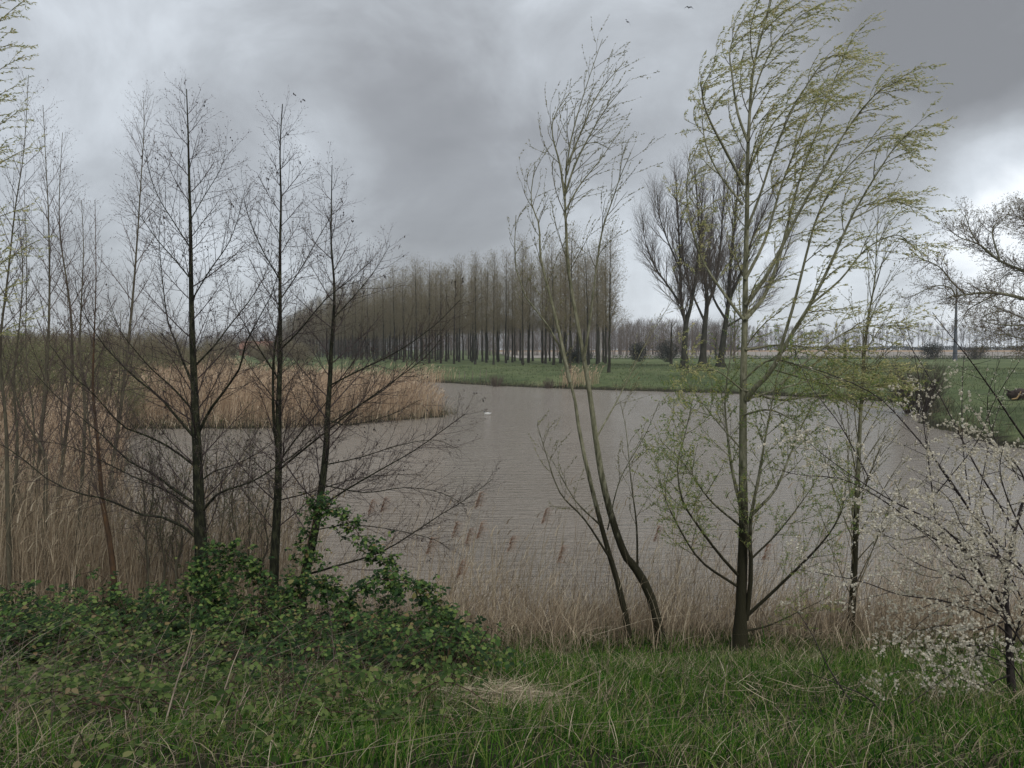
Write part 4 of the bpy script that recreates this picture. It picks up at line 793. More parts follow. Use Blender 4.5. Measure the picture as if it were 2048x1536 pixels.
g = Geo(); g.tube([Vector((.02, -.02, .13)), Vector((.12, 0, .135)), Vector((.24, 0, .14))], [.03, .05, .01], 6); V, Q = g.tubes(); obj('wing', mesh_data('wing', V, Q, plain('wing', (.1, .1, .1), .6)), dk)
# two swallows high up
def bird(px, py, d, rot, label, bank):
    p = P(px, py, d); r = empty('bird', p, label, 'bird', 'small birds in flight'); r.rotation_euler = (bank, .2, rot)
    g = Geo(); g.tube([Vector((-.09, 0, 0)), Vector((-.05, 0, 0)), Vector((0, 0, 0)), Vector((.06, 0, 0)), Vector((.12, 0, 0))], [.004, .022, .026, .018, .004], 8)
    V, Q = g.tubes(); obj('body', mesh_data('body', V, Q, plain('swallow', (.02, .02, .03), .5)), r)
    for s in (-1, 1):
        V = np.array([(-.04, s*.02, 0), (.03, s*.02, 0), (.05, s*.12, .05), (-.03, s*.1, .055), (.12, s*.24, .01), (.075, s*.2, .03)], float)
        V2 = V.copy(); V2[:, 2] += .004; Vv = np.concatenate([V, V2]); Qq = np.array([(0, 1, 2, 3), (3, 2, 4, 5), (6, 9, 8, 7), (9, 11, 10, 8)])
        obj('wing', mesh_data('wing', Vv, Qq, plain('swallow_wing', (.02, .02, .03), .5), False), r)
bird(1254, 43, 42, 1.2, 'small dark bird flying lower left of the pair', .9)
bird(1378, 15, 42, 1.5, 'small dark bird flying higher right of the pair', .1)
# big tree at the right edge
RT = [dict(dens=5.5, ang=42, dang=12, len=1.9, fall=.35, r=.03, seg=6, trop=(.1, 0, .25), wan=.12, n=4, c0=.1, leaf=dict(dens=4, L=.07, W=.45, along=.6, spread=.7)),
      dict(dens=7.5, ang=42, dang=14, len=.9, fall=.35, r=.013, seg=4, trop=(.12, 0, .12), wan=.14, n=3, c0=.1, leaf=dict(dens=7, L=.07, W=.45, along=.6, spread=.7)),
      dict(dens=6, ang=42, dang=14, len=.4, fall=.3, r=.008, seg=2, trop=(.1, 0, .1), wan=.15, n=3, leaf=dict(dens=11, L=.07, W=.45, along=.6, spread=.7))]
def right_tree():
    rng = random.Random(90); tg = Geo(); g = Geo(); d0 = 43
    base = Vector((31.5, d0, hz(31.5, d0))); root = empty('spreading_tree', base, 'spreading tree just opening its leaves, reaching in from the right edge', 'tree')
    pts = [base+Vector((0, 0, -.3)), base+Vector((.05, 0, 1.5)), base+Vector((-.1, 0, 3)), base+Vector((.1, 0, 5)), base+Vector((0, 0, 7.5)), base+Vector((.2, 0, 10))]; pts = catmull(pts, 14); rads = [.42*(1-.8*i/14) for i in range(15)]
    tg.tube(pts, rads, 10); spawn(g, pts, rads, RT, 0, rng, .5, 1, lambda t: 3.2)
    for (data, dd, wa, wb) in [([(2195, 660), (2120, 620), (2048, 598), (2000, 587), (1960, 586), (1925, 590), (1898, 594)], -1, 11, 2.5), ([(1930, 588), (1905, 565), (1880, 535), (1850, 520), (1822, 512)], -1.5, 4, 1.4), ([(1910, 590), (1900, 575), (1870, 572), (1830, 590), (1815, 600)], 1, 3, 1.2),
        ([(2190, 600), (2120, 570), (2048, 542), (2000, 522), (1970, 500), (1945, 470), (1930, 430)], 1.5, 9, 1.6), ([(1990, 515), (1960, 490), (1920, 475), (1895, 455)], 0, 4, 1.3), ([(2000, 522), (1985, 470), (1990, 450), (2005, 440)], 1, 4, 1.3),
        ([(2190, 700), (2130, 660), (2060, 640), (2010, 622), (1980, 610)], 2, 6, 1.3), ([(2190, 560), (2120, 500), (2070, 460), (2048, 440), (2030, 432)], -2, 6, 1.3), ([(2190, 690), (2120, 655), (2050, 652), (1990, 648), (1960, 640)], -2, 5, 1.3), ([(1995, 588), (1960, 605), (1935, 620), (1925, 640)], 0, 3, 1.2),
        ([(2190, 720), (2120, 690), (2060, 680), (2000, 668), (1975, 672)], 1, 5, 1.2), ([(2190, 640), (2130, 560), (2090, 500), (2060, 450), (2050, 425)], -1, 6, 1.3), ([(2190, 620), (2120, 600), (2070, 560), (2030, 540), (2000, 560)], 2, 4, 1.3), ([(2190, 740), (2130, 720), (2080, 715), (2040, 700)], -1, 4, 1.3)]:
        p2, r2 = px_limb(data, d0, d0+dd, wa, wb, 14); limb(root, p2, r2, 7, 'willow_bark'); spawn(g, p2, r2, RT, 0, rng, .25, 1, lambda t: 1.35*(1-.3*t))
    off = np.array(base); V, Q = tg.tubes(); obj('trunk', mesh_data('trunk', V-off, Q, M['poplar_bark']), root); V, Q = g.tubes(); obj('crown', mesh_data('crown', V-off, Q, M['sapling_twig']), root); V, Q = g.leaves(); obj('foliage', mesh_data('foliage', V-off, Q, M['red_bud']), root)
right_tree()
# ------------------------------------------------------------------ reeds
def inpoly(poly, x, y):
    ins = np.zeros(x.shape, bool)
    for i in range(len(poly)):
        a = poly[i]; b = poly[(i+1) % len(poly)]; c = (a[1] <= y) != (b[1] <= y)
        if a[1] == b[1]: continue
        ins ^= c & (x < a[0]+(y-a[1])*(b[0]-a[0])/(b[1]-a[1]))
    return ins
def reeds(name, poly, dens, hgt, mat, label, seed, width=.014, lean=(.10, 0, 0), var=.2, plume=.5, leaf=1.2, seg=3, jitter=.1, edge=None, pl=.24, hfun=None):
    rng = np.random.default_rng(seed); P_ = np.array(poly, float); lo = P_.min(0); hi = P_.max(0); n = int((hi[0]-lo[0])*(hi[1]-lo[1])*dens)
    x = rng.uniform(lo[0], hi[0], n); y = rng.uniform(lo[1], hi[1], n); xo = x+.5*wob(x, y, 1.3); yo = y+.5*wob(x, y, 1.1, 2); k = inpoly(poly, xo, yo); k &= (wob(x, y, .8, 5)+rng.random(n)) > -.25*0-.35
    x = x[k]; y = y[k]; n = len(x); z = np.minimum(height(x, y), .0+height(x, y)); base = np.stack([x, y, np.maximum(z, -.5)], -1)
    H = hgt*(1+var*rng.normal(0, 1, n))*(1+.13*wob(x, y, .6, 3)); H = np.clip(H, hgt*.25, hgt*1.5)
    if hfun is not None: H = H*hfun(x, y)
    ln = np.array(lean)+rng.normal(0, jitter, (n, 3))*np.array([1, 1, 0])
    parts = [strips(base, H, ln, np.full(n, width), seg, rng, .4)]
    tip = base+np.array([0, 0, 1.0])*(H*(1-.35*np.linalg.norm(ln, axis=1)))[:, None]+ln*H[:, None]
    m = rng.random(n) < plume; q = tip[m]; q = q-np.array([0, 0, 1])*.12
    a = rng.normal(0, .2, (len(q), 3)); parts.append(strips(q, np.full(len(q), pl)*rng.uniform(.7, 1.3, len(q)), np.array([.7, 0, 0])+a, np.full(len(q), width*2.8), 2, rng, .4))
    nl = int(n*leaf); idx = rng.integers(0, n, nl); u = rng.uniform(.15, .85, nl); b2 = base[idx]+np.array([0, 0, 1.0])*(H[idx]*u*.95)[:, None]+ln[idx]*(H[idx]*u**1.8)[:, None]
    az = rng.uniform(0, 6.28, nl); l2 = np.stack([np.cos(az)*.6+.35, np.sin(az)*.6, np.zeros(nl)], -1)
    parts.append(strips(b2, hgt*rng.uniform(.12, .26, nl), l2, np.full(nl, width*1.25), 2, rng, .7))
    V, Q = cat_vq(parts); o = obj(name, mesh_data(name, V, Q, mat)); tagk(o, label, 'reeds', kind='stuff'); print(name, len(Q)); return o
reeds('reeds', [(-19.2, 41.5), (-11.8, 41), (-8.2, 43.5), (-4.6, 47.6), (-4.2, 50), (-9, 61), (-14, 64), (-20, 73), (-30, 70), (-45, 75), (-48, 60), (-33, 44)], 30, 2.1, M['reed'], 'pale brown reed island standing in the lake', 1, .022, plume=.7, hfun=lambda x, y: .55+.45*ss(-3.9, -6.2, x+.4*wob(x, y, 1.5)))
reeds('reeds', [(-10.6, 21), (-14.5, 30), (-19.5, 36), (-19.5, 41), (-25, 41), (-28, 34), (-30, 26), (-16, 13), (-9, 12.6), (-8.9, 15)], 40, 1.95, M['reed'], 'broad brown reed bed along the left shore', 2, .015, plume=.5)
reeds('reeds', [(-70, 118), (-38, 90), (-30, 92), (-50, 130), (-62, 150), (-90, 152)], 7, 2.3, M['reed'], 'strip of reeds on the far left shore', 3, .05)
reeds('reeds', [(-16, 104), (-9, 97.5), (-7, 98.5), (-15, 107)], 12, 1.5, M['reed'], 'small clump of reeds on the opposite bank', 4, .04)
reeds('reeds', [(4.5, 83.6), (7.5, 81.4), (9.5, 84), (6, 87)], 10, 1.6, M['reed'], 'short reeds at the waterline below the plantation end', 14, .04)
reeds('reeds', [(-19.5, 40.6), (-11.8, 40.3), (-8, 42.8), (-3.9, 47.2), (-3.9, 48.5), (-8.3, 44.5), (-12, 42), (-19.5, 42)], 22, 1.0, M['reed_near'], 'bent and broken reeds along the front edge of the reed island', 15, .025, (.1, -.3, 0), .5, .1, 1, 3, .5)
# near shore reeds
reeds('reeds', [(-8.8, 10.3), (-3.2, 10.2), (-3.0, 12.5), (-9, 14)], 260, 1.75, M['reed_near'], 'tall dead reeds on the near shore behind the alders', 5, .007, (.08, 0, 0), .25, .25, 1.6, 4, .12)
reeds('reeds', [(-3.6, 9.7), (0.5, 9.5), (4, 9.5), (10.5, 9.5), (10.5, 11.3), (3, 11.4), (-3.6, 11.6)], 250, .78, M['reed_near'], 'dead brown reeds along the near waterline', 6, .0055, (.12, 0, 0), .45, .08, 1.7, 4, .32, pl=.12, hfun=lambda x, y: .45+.95*ss(-.6, .7, wob(x, y, 2.1, 4)))
reeds('reeds', [(-2.6, 10.3), (2.2, 10.3), (10.2, 10.3), (10.2, 11.8), (-2.6, 12)], 34, 1.6, M['reed_near'], 'sparse taller reed stalks over the near waterline', 7, .006, (.10, 0, 0), .2, .3, .8, 4, .12, pl=.16)
def tufts(name, n, xr, yr, h, w, mat, label, seed, dlo, dhi, jit=.5, m2=None):
    rng = np.random.default_rng(seed); y = yr[0]+(yr[1]-yr[0])*rng.random(n); x = rng.uniform(-.75, .72, n)*y; x = np.clip(x, *xr); d = sdist(x, y); k = (d > dlo) & (d < dhi) & (x > xr[0]+.1) & (x < xr[1]-.1) & (wob(x, y, .7, 3)+rng.normal(0, .5, n) > -.1)
    x, y, d = x[k], y[k], d[k]; z = height(x, y)-.02; n = len(x)
    V, Q = strips(np.stack([x, y, z], -1), h*rng.uniform(.4, 1.5, n), rng.normal(0, jit, (n, 3))*np.array([1, 1, 0])+np.array([.15, 0, 0]), w*rng.uniform(.6, 1.4, n)*(y/70), 2, rng, .6); o = obj(name, mesh_data(name, V, Q, mat)); tagk(o, label, 'grass', kind='stuff'); print(name, n)
tufts('pasture_grass', 160000, (-20, 60), (30, 125), .21, .035, M['pasture_grass'], 'short grazed grass of the pasture across the water', 21, 1.2, 70)
tufts('shore_grass', 260000, (-24, 60), (26, 125), .5, .03, M['shore_mix'], 'rough grass and dead sedge along the opposite waterline', 22, -.25, 1.5, .35)
# single tall plumed reeds
def reed_stalk(px, py_top, d, label, seed):
    rng = random.Random(seed); nr = np.random.default_rng(seed); top = P(px, py_top, d); bx = top.x-rng.uniform(.15, .4); gz = hz(bx, d); gz = max(gz, -.3); H = top.z-gz
    r = empty('reed_stalk', (bx, d, gz), label, 'reed', 'tall plumed reeds on the near shore'); dx = top.x-bx
    pts = [Vector((dx*(i/8)**2, 0, H*i/8)) for i in range(9)]; g = Geo(); g.tube(pts, [.0042-.0024*i/8 for i in range(9)], 4)
    V, Q = g.tubes(); obj('stem', mesh_data('stem', V, Q, M['reed_near']), r)
    n = 130; u = nr.random(n)*.20; b = np.stack([dx-.1+u*.3+0*u, np.zeros(n), H-.17+u], -1)+nr.normal(0, .006, (n, 3)); ln = np.array([1.5, 0, -.25])+nr.normal(0, .35, (n, 3))
    V, Q = strips(b, .062*nr.uniform(.6, 1.3, n), ln, np.full(n, .006), 2, nr, .5); obj('plume', mesh_data('plume', V, Q, M['plume']), r)
    n = 7; u = nr.uniform(.25, .8, n); b = np.stack([dx*u**2, 0*u, H*u], -1); az = nr.uniform(0, 6.28, n)
    V, Q = strips(b, nr.uniform(.22, .4, n), np.stack([np.cos(az)*.5+.6, np.sin(az)*.5, 0*az], -1), np.full(n, .009), 3, nr, .7); obj('leaves', mesh_data('leaves', V, Q, M['reed_near']), r)
for k, (x, y, d, lab) in enumerate([(966, 990, 9.9, 'tallest plumed reed, its broad plume blown right over the open water'), (868, 1082, 9.6, 'reed with a dark curled plume above the brambles'), (968, 1052, 10.2, 'reed just below the tallest plume'), (945, 1064, 10.2, 'reed with a small flat plume left of the water gap'),
                                (918, 1050, 10.3, 'slender plumed reed between the brambles and the tallest one'), (1030, 1078, 10, 'reed with a wide ragged plume left of the double-stemmed willow'), (1130, 1098, 10, 'reed with a round tufted plume right beside the double-stemmed willow'), (1098, 1022, 10.4, 'faint tall reed left of the double-stemmed willow'),
                                (1322, 1058, 10.4, 'plumed reed left of the big willow trunk'), (930, 1128, 9.8, 'short plumed reed close to the bramble tip'), (1540, 1095, 10.4, 'reed plume right behind the big willow trunk'), (775, 1000, 10.5, 'plumed reed right of the leaning alder'), (750, 1005, 10.7, 'plumed reed behind the leaning alder twigs')]):
    reed_stalk(x, y, d, lab, 700+k)
# ------------------------------------------------------------------ grass on the near bank
def field_pts(n, rng, x0=-10.5, x1=10.5, y0=2.0, y1=10.4):
    n = int(n*1.35)
    y = y0+(y1-y0)*rng.random(n)**1.15; x = rng.uniform(x0, x1, n); k = np.abs(x) < y*.75+2.6; return x[k], y[k]
def grassy(name, n, h, w, mat, label, seed, mask, lean=(.12, 0, 0), jit=.45, var=.35, lo=.3):
    rng = np.random.default_rng(seed); x, y = field_pts(n, rng); k = mask(x, y, rng); x = x[k]; y = y[k]; z = height(x, y)-.01
    H = h*np.clip(1+var*rng.normal(0, 1, len(x)), lo, 2)*(1+.28*wob(x, y, 1.8, 1)+.38*wob(x, y, 4.3, 2)); V, Q = strips(np.stack([x, y, z], -1), H, np.array(lean)+rng.normal(0, jit, (len(x), 3))*np.array([1, 1, 0]), w*rng.uniform(.6, 1.3, len(x))*(.6+y*.09), 3, rng, .6)
    o = obj(name, mesh_data(name, V, Q, mat)); tagk(o, label, 'grass', kind='stuff'); print(name, len(Q))
def leftish(x, y): return ss(-.2, -2.2, x-.05*(y-6)+.5*wob(x, y, 1.2))
grassy('grass', 270000, .100, .0062, M['grass'], 'green grass covering the near bank', 1, lambda x, y, r: (r.random(len(x)) < (1-.38*leftish(x, y))*(.5+.5*ss(-.35, .15, wob(x, y, 1.7, 4)))) & (y < 9.9+.3*wob(x, y, 2)))
grassy('dry_grass', 105000, .125, .0045, M['straw'], 'dry straw-coloured grass tangled through the green', 2, lambda x, y, r: r.random(len(x)) < .24+.6*ss(-.1, .35, wob(x, y, 1.9, 7))+.45*ss(8.6, 9.8, y), lean=(.25, 0, 0), jit=.75)
grassy('shore_thatch', 60000, .42, .0055, M['reed_near'], 'matted dead stems where the grass meets the reeds', 3, lambda x, y, r: r.random(len(x)) < ss(8.8, 9.9, y+.4*wob(x, y, 1.6)), lean=(.15, 0, 0), jit=.5)
grassy('grass', 9000, .26, .008, M['grass'], 'longer green tufts rising out of the short grass', 8, lambda x, y, r: (r.random(len(x)) < ss(.35, .8, wob(x, y, 2.6, 3))*(1-.6*leftish(x, y))) & (y < 9.6), jit=.4)
grassy('dead_stems', 9000, .42, .005, M['dead_tangle'], 'tangle of brown dead stems under and between the brambles', 9, lambda x, y, r: (r.random(len(x)) < leftish(x, y)) , lean=(.3, 0, 0), jit=1.1)
# trampled pale straw patch
def straw_patch(px, py, d, rx, ry, n, label, seed):
    rng = np.random.default_rng(seed); c = P(px, py, d); a = rng.uniform(0, 6.28, n); q = rng.random(n)**.6; x = c.x+np.cos(a)*q*rx; y = d+np.sin(a)*q*ry; z = height(x, y)+.02+rng.random(n)*.10
    az = rng.uniform(0, 6.28, n); up = np.stack([np.cos(az), np.sin(az)*.6, rng.normal(0, .15, n)], -1)
    V, Q = strips(np.stack([x, y, z], -1), rng.uniform(.12, .34, n), rng.normal(0, .12, (n, 3)), rng.uniform(.004, .009, n), 3, rng, .5, up=up); o = obj('straw_litter', mesh_data('straw_litter', V, Q, M['straw'])); tagk(o, label, 'straw', kind='stuff')
straw_patch(1015, 1430, 4.7, .30, .38, 700, 'flattened pale straw patch at the bottom centre', 1)
straw_patch(1560, 1400, 5.2, .6, .9, 130, 'loose dry stems on the grass below the big willow', 2)
# ------------------------------------------------------------------ brambles
def tri_leaf(rows, p, d, L, rng, three=True):
    n = Vector((rng.gauss(0, .45), rng.gauss(-.25, .45), 1)).normalized(); side = d.cross(n)
    if side.length < .01: side = Vector((1, 0, 0))
    side.normalize(); d = (d-n*d.dot(n)*.8).normalized()
    for k, (a, s) in enumerate(((0, 1.0), (1.15, .82), (-1.15, .82))):
        dd = (d*math.cos(a)+side*math.sin(a)+Vector((0, 0, -.12))).normalized(); q = p+d*(L*.35 if k == 0 else 0)
        rows.append((*q, *dd, *(n+rv(rng)*.15), L*s*rng.uniform(.85, 1.1), L*s*.72))
def bramble(cx, cy, rad, hgt, ncane, label, seed, mat='bramble_leaf', L=.052, dens=24, wind=0.0, name='bramble'):
    rng = random.Random(seed); g = Geo(); rows = []; gz = hz(cx, cy); root = empty(name, (cx, cy, gz), label, 'bramble', 'bramble bushes on the near bank')
    for k in range(ncane):
        a = rng.uniform(0, 6.28); q = rng.random()**.5; bx = math.cos(a)*q*rad*.6; by = math.sin(a)*q*rad*.6; a2 = a+rng.uniform(-.8, .8); Ln = rad*rng.uniform(.8, 1.5); H = hgt*rng.choice([rng.uniform(.3, .8), rng.uniform(.6, 1.1), rng.uniform(.9, 1.5)])*(1-.35*q)
        b0 = hz(cx+bx, cy+by)-gz; pts = []
        for i in range(8):
            t = i/7; x = bx+math.cos(a2)*Ln*t*.8; y = by+math.sin(a2)*Ln*t*.8; z = b0+H*4*t*(1-t)*.62+H*.62*min(1, t*2.2)*(1-.5*t); pts.append(Vector((x, y, max(z, hz(cx+x, cy+y)-gz+.02))))
        rads = [.0042*(1-.6*i/7) for i in range(8)]; g.tube(pts, rads, 4)
        m = int(Ln*dens)
        for j in range(m):
            t = rng.uniform(.15, 1); x = t*7; i = min(int(x), 6); p = pts[i].lerp(pts[i+1], x-i); az = rng.uniform(0, 6.28); dd = Vector((math.cos(az), math.sin(az), rng.uniform(-.1, .6))).normalized(); st = rng.uniform(.03, .12)
            tri_leaf(rows, p+dd*st, dd, L*rng.uniform(.45, 1.35), rng)
            if rng.random() < .4: g.tube([p, p+dd*st], [.0014, .001], 3)
    V, Q = g.tubes(); obj('canes', mesh_data('canes', V, Q, M['bramble_cane']), root); V, Q = leaves_vq(np.array(rows), 'ovate'); obj('foliage', mesh_data('foliage', V, Q, M[mat]), root); print(label, len(rows)); return root
BR = [(-70, 7.6, .9, .9, 'bramble cut by the left edge of the view'), (60, 7.8, 1.0, .92, 'dark green bramble just inside the left edge, below the saplings'), (200, 7.4, .95, .88, 'bramble in front of the orange barked sapling'), (330, 7.6, .95, .88, 'bramble between the orange barked sapling and the biggest alder'),
      (430, 8.2, .8, .95, 'tall bramble wrapped round the foot of the biggest alder'), (540, 8.0, .8, .85, 'bramble heaped under the middle alder'), (640, 7.6, .85, .80, 'bramble mound at the foot of the leaning alder'),
      (760, 7.6, .8, .66, 'bramble with arching canes right of the leaning alder'), (865, 7.0, .5, .62, 'last bramble on the right, beside the open grass')]
for k, (px, d, rad, h_, lab) in enumerate(BR):
    bramble(P(px-25, 1200, d).x, d, rad, h_*.66, 46, lab, 800+k, dens=29)
bramble(P(890, 1300, 6.3).x, 6.3, .4, .42, 22, 'small bluish green bramble clump jutting into the grass', 820, L=.05)
for k, (px, d, rad, h_, lab) in enumerate([(40, 5.4, .8, .35, 'low pale bramble in the left foreground'), (260, 5.6, .8, .35, 'low bramble below the orange barked sapling, in front of the dark ones'), (480, 5.8, .8, .4, 'low bramble in front of the biggest alder'), (690, 6.0, .8, .4, 'low bramble in front of the leaning alder'),
                                   (150, 4.1, .7, .22, 'pale leafy bramble in the bottom left corner'), (430, 4.0, .7, .22, 'pale leafy bramble at the bottom, behind the pale stalks'), (700, 4.2, .6, .2, 'small pale bramble at the bottom left of the straw patch')]):
    bramble(P(px, 1400, d).x, d, rad, h_, 13, lab, 870+k, 'bramble_leaf_pale' if d < 5.7 else 'bramble_leaf', L=.042, dens=26)
# climbing bramble cane hung on the leaning alder
def climber(PTS, clumps, n, label, seed):
    rng = random.Random(seed); g = Geo(); rows = []; pts0 = [P(*q) for q in PTS]
    base = Vector((pts0[0].x, pts0[0].y, hz(pts0[0].x, pts0[0].y))); pts = catmull([base]+pts0, 40); root = empty('bramble', base, label, 'bramble', 'bramble bushes on the near bank')
    g.tube(pts, [.006*(1-.6*i/40) for i in range(41)], 5)
    for j in range(n):
        t = rng.uniform(.1, 1); x = t*40; i = min(int(x), 39); p = pts[i].lerp(pts[i+1], x-i); dd = rv(rng).normalized(); tri_leaf(rows, p+dd*rng.uniform(.02, .13), dd, .058*rng.uniform(.6, 1.2), rng)
    for (px, py, d, n, s) in clumps:
        c = P(px, py, d)
        for j in range(n): dd = rv(rng).normalized(); tri_leaf(rows, c+rv(rng)*s*.7, dd, .056*rng.uniform(.6, 1.2), rng)
    off = np.array(base); V, Q = g.tubes(); obj('canes', mesh_data('canes', V-off, Q, M['bramble_cane']), root); A = np.array(rows); A[:, :3] -= off; V, Q = leaves_vq(A, 'ovate'); obj('foliage', mesh_data('foliage', V, Q, M['bramble_leaf']), root)
climber([(600, 1190, 8.6), (615, 1090, 8.7), (640, 1020, 8.8), (690, 1035, 8.7), (730, 1085, 8.6), (770, 1130, 8.4), (830, 1180, 8.2), (880, 1230, 8.0), (915, 1290, 7.6)], ((640, 1015, 8.8, 90, .13), (700, 1050, 8.7, 60, .12), (620, 1110, 8.7, 60, .14), (745, 1100, 8.5, 40, .1), (780, 1120, 8.5, 25, .07)), 330, 'single bramble cane climbing the leaning alder and arching down to the right', 5)
climber([(690, 1260, 7.8), (700, 1200, 7.8), (740, 1165, 7.8), (800, 1160, 7.7), (860, 1185, 7.6), (895, 1240, 7.4), (925, 1310, 7.1)], ((760, 1165, 7.8, 50, .1), (850, 1180, 7.6, 50, .09), (900, 1260, 7.3, 70, .1), (915, 1320, 7.0, 60, .1)), 260, 'low arching bramble cane reaching right to the edge of the brambles', 6)
climber([(350, 1230, 8.2), (385, 1150, 8.4), (430, 1105, 8.5), (480, 1110, 8.5), (520, 1150, 8.4), (535, 1200, 8.2)], ((410, 1150, 8.4, 120, .17), (460, 1120, 8.5, 90, .14), (505, 1150, 8.4, 70, .12), (430, 1190, 8.2, 120, .18)), 240, 'bramble clump climbing the foot of the biggest alder', 7)
climber([(560, 1240, 7.9), (570, 1180, 8.0), (610, 1160, 8.1), (660, 1175, 8.0), (690, 1220, 7.9)], ((590, 1180, 8.0, 90, .13), (650, 1180, 8.0, 90, .13)), 160, 'domed bramble cane just right of the middle alder', 8)
# low leafy weeds all through the left foreground
def weeds(n, L, mat, label, seed, mask, hz_=.16, name='undergrowth'):
    rng = np.random.default_rng(seed); x, y = field_pts(n, rng, y0=2.4, y1=9.2); k = mask(x, y, rng); x = x[k]; y = y[k]; m = len(x); z = height(x, y)+rng.random(m)**1.2*hz_
    az = rng.uniform(0, 6.28, m); d = np.stack([np.cos(az), np.sin(az), rng.uniform(-.3, .5, m)], -1); nn = np.stack([rng.normal(0, .45, m), rng.normal(-.25, .45, m), np.ones(m)], -1); l = L*rng.uniform(.5, 1.3, (m, 1))
    V, Q = leaves_vq(np.concatenate([np.stack([x, y, z], -1), d, nn, l, l*.7], 1), 'ovate'); o = obj(name, mesh_data(name, V, Q, mat)); tagk(o, label, 'undergrowth', kind='stuff'); print(name, len(Q))
weeds(42000, .036, M['bramble_leaf_pale'], 'leafy undergrowth over the left foreground', 1, lambda x, y, r: r.random(len(x)) < leftish(x, y)*ss(-.25, .25, wob(x, y, 2.1, 2)), .22)
weeds(9000, .03, M['bramble_leaf_pale'], 'scattered small leaves among the grass', 2, lambda x, y, r: r.random(len(x)) < (1-leftish(x, y))*ss(.0, .5, wob(x, y, 2.3, 6)), .1)
# pale dead stalks
DS = [dict(dens=5, ang=26, dang=10, len=.28, fall=.3, r=.0026, seg=4, trop=(.15, 0, .15), wan=.08, n=3, c0=.2), dict(dens=6, ang=34, dang=12, len=.1, fall=.3, r=.0014, seg=2, trop=(.1, 0, .1), wan=.12, n=3)]
for k, (data, d, wdt, lab) in enumerate([([(310, 1545), (330, 1450), (352, 1370), (375, 1300), (385, 1260)], 3.6, 6, 'pale dead weed stalk, thickest of those at the bottom left'), ([(375, 1540), (415, 1450), (445, 1390), (465, 1330), (480, 1295)], 3.7, 6, 'pale dead weed stalk leaning right beside the thickest one'),
    ([(415, 1540), (450, 1480), (470, 1430), (500, 1370)], 3.6, 4, 'short pale stalk leaning far right'), ([(258, 1540), (252, 1450), (250, 1420)], 3.6, 4, 'short upright pale stalk left of the thickest one'), ([(340, 1500), (365, 1420), (380, 1380)], 3.9, 4, 'thin forked pale stalk between the two thick ones'),
    ([(1190, 1545), (1195, 1430), (1200, 1340)], 4.3, 3, 'thin dead stalk standing in the grass at bottom centre'), ([(1460, 1500), (1445, 1420), (1455, 1330)], 4.8, 3, 'thin dead stalk in the grass below the big willow'), ([(1060, 1500), (1065, 1420), (1058, 1370)], 4.0, 2.5, 'thin dark stalk beside the straw patch')]):
    rng = random.Random(900+k); tg = Geo(); g = Geo(); pts, rads = px_limb(data, d, d+.25, wdt, 1.6, 10); gz = hz(pts[0].x, d)
    if pts[0].z > gz: pts = [Vector((pts[0].x-.02, d, gz-.02))]+pts; rads = [rads[0]]+rads
    root = empty('dead_stalk', (pts[0].x, d, gz), lab, 'stalk', 'dead stalks in the foreground'); tg.tube(pts, rads, 5); spawn(g, pts, rads, DS, 0, rng, .25, 1)
    off = np.array(root.location); V, Q = tg.tubes(); obj('stem', mesh_data('stem', V-off, Q, M['dead_stem']), root); V, Q = g.tubes(); obj('side_stems', mesh_data('side_stems', V-off, Q, M['dead_stem']), root)
# ------------------------------------------------------------------ blackthorn
BT = [dict(dens=10, ang=48, dang=16, len=.42, fall=.3, r=.0042, seg=5, trop=(-.1, 0, .2), wan=.10, n=4, c0=.08),
      dict(dens=18, ang=52, dang=18, len=.15, fall=.3, r=.002, seg=3, trop=(0, 0, .1), wan=.14, n=3),
      dict(dens=10, ang=50, dang=18, len=.05, fall=.3, r=.0012, seg=2, trop=(0, 0, 0), wan=.1, n=3)]
def flowers(pts_list, rng, dens, size, clus=3):
    rows = []
    for pts in pts_list:
        tot = sum((b-a).length for a, b in zip(pts, pts[1:])); m = int(tot*dens+rng.random())
        for j in range(m):
            t = rng.random()**.8*(len(pts)-1); i = min(int(t), len(pts)-2); p0 = pts[i].lerp(pts[i+1], t-i)
            for c in range(rng.randint(1, clus)):
                p = p0+rv(rng)*.0035; n = (rv(rng)+Vector((-.3, -.4, .5))).normalized(); a0 = rng.uniform(0, 6.28); u = n.orthogonal().normalized(); v = n.cross(u); s = size*rng.uniform(.7, 1.2)
                for q in range(5):
                    a = a0+q*1.2566; dd = (u*math.cos(a)+v*math.sin(a)+n*.35).normalized(); rows.append((*p, *dd, *n, s, s*.95))
    return rows
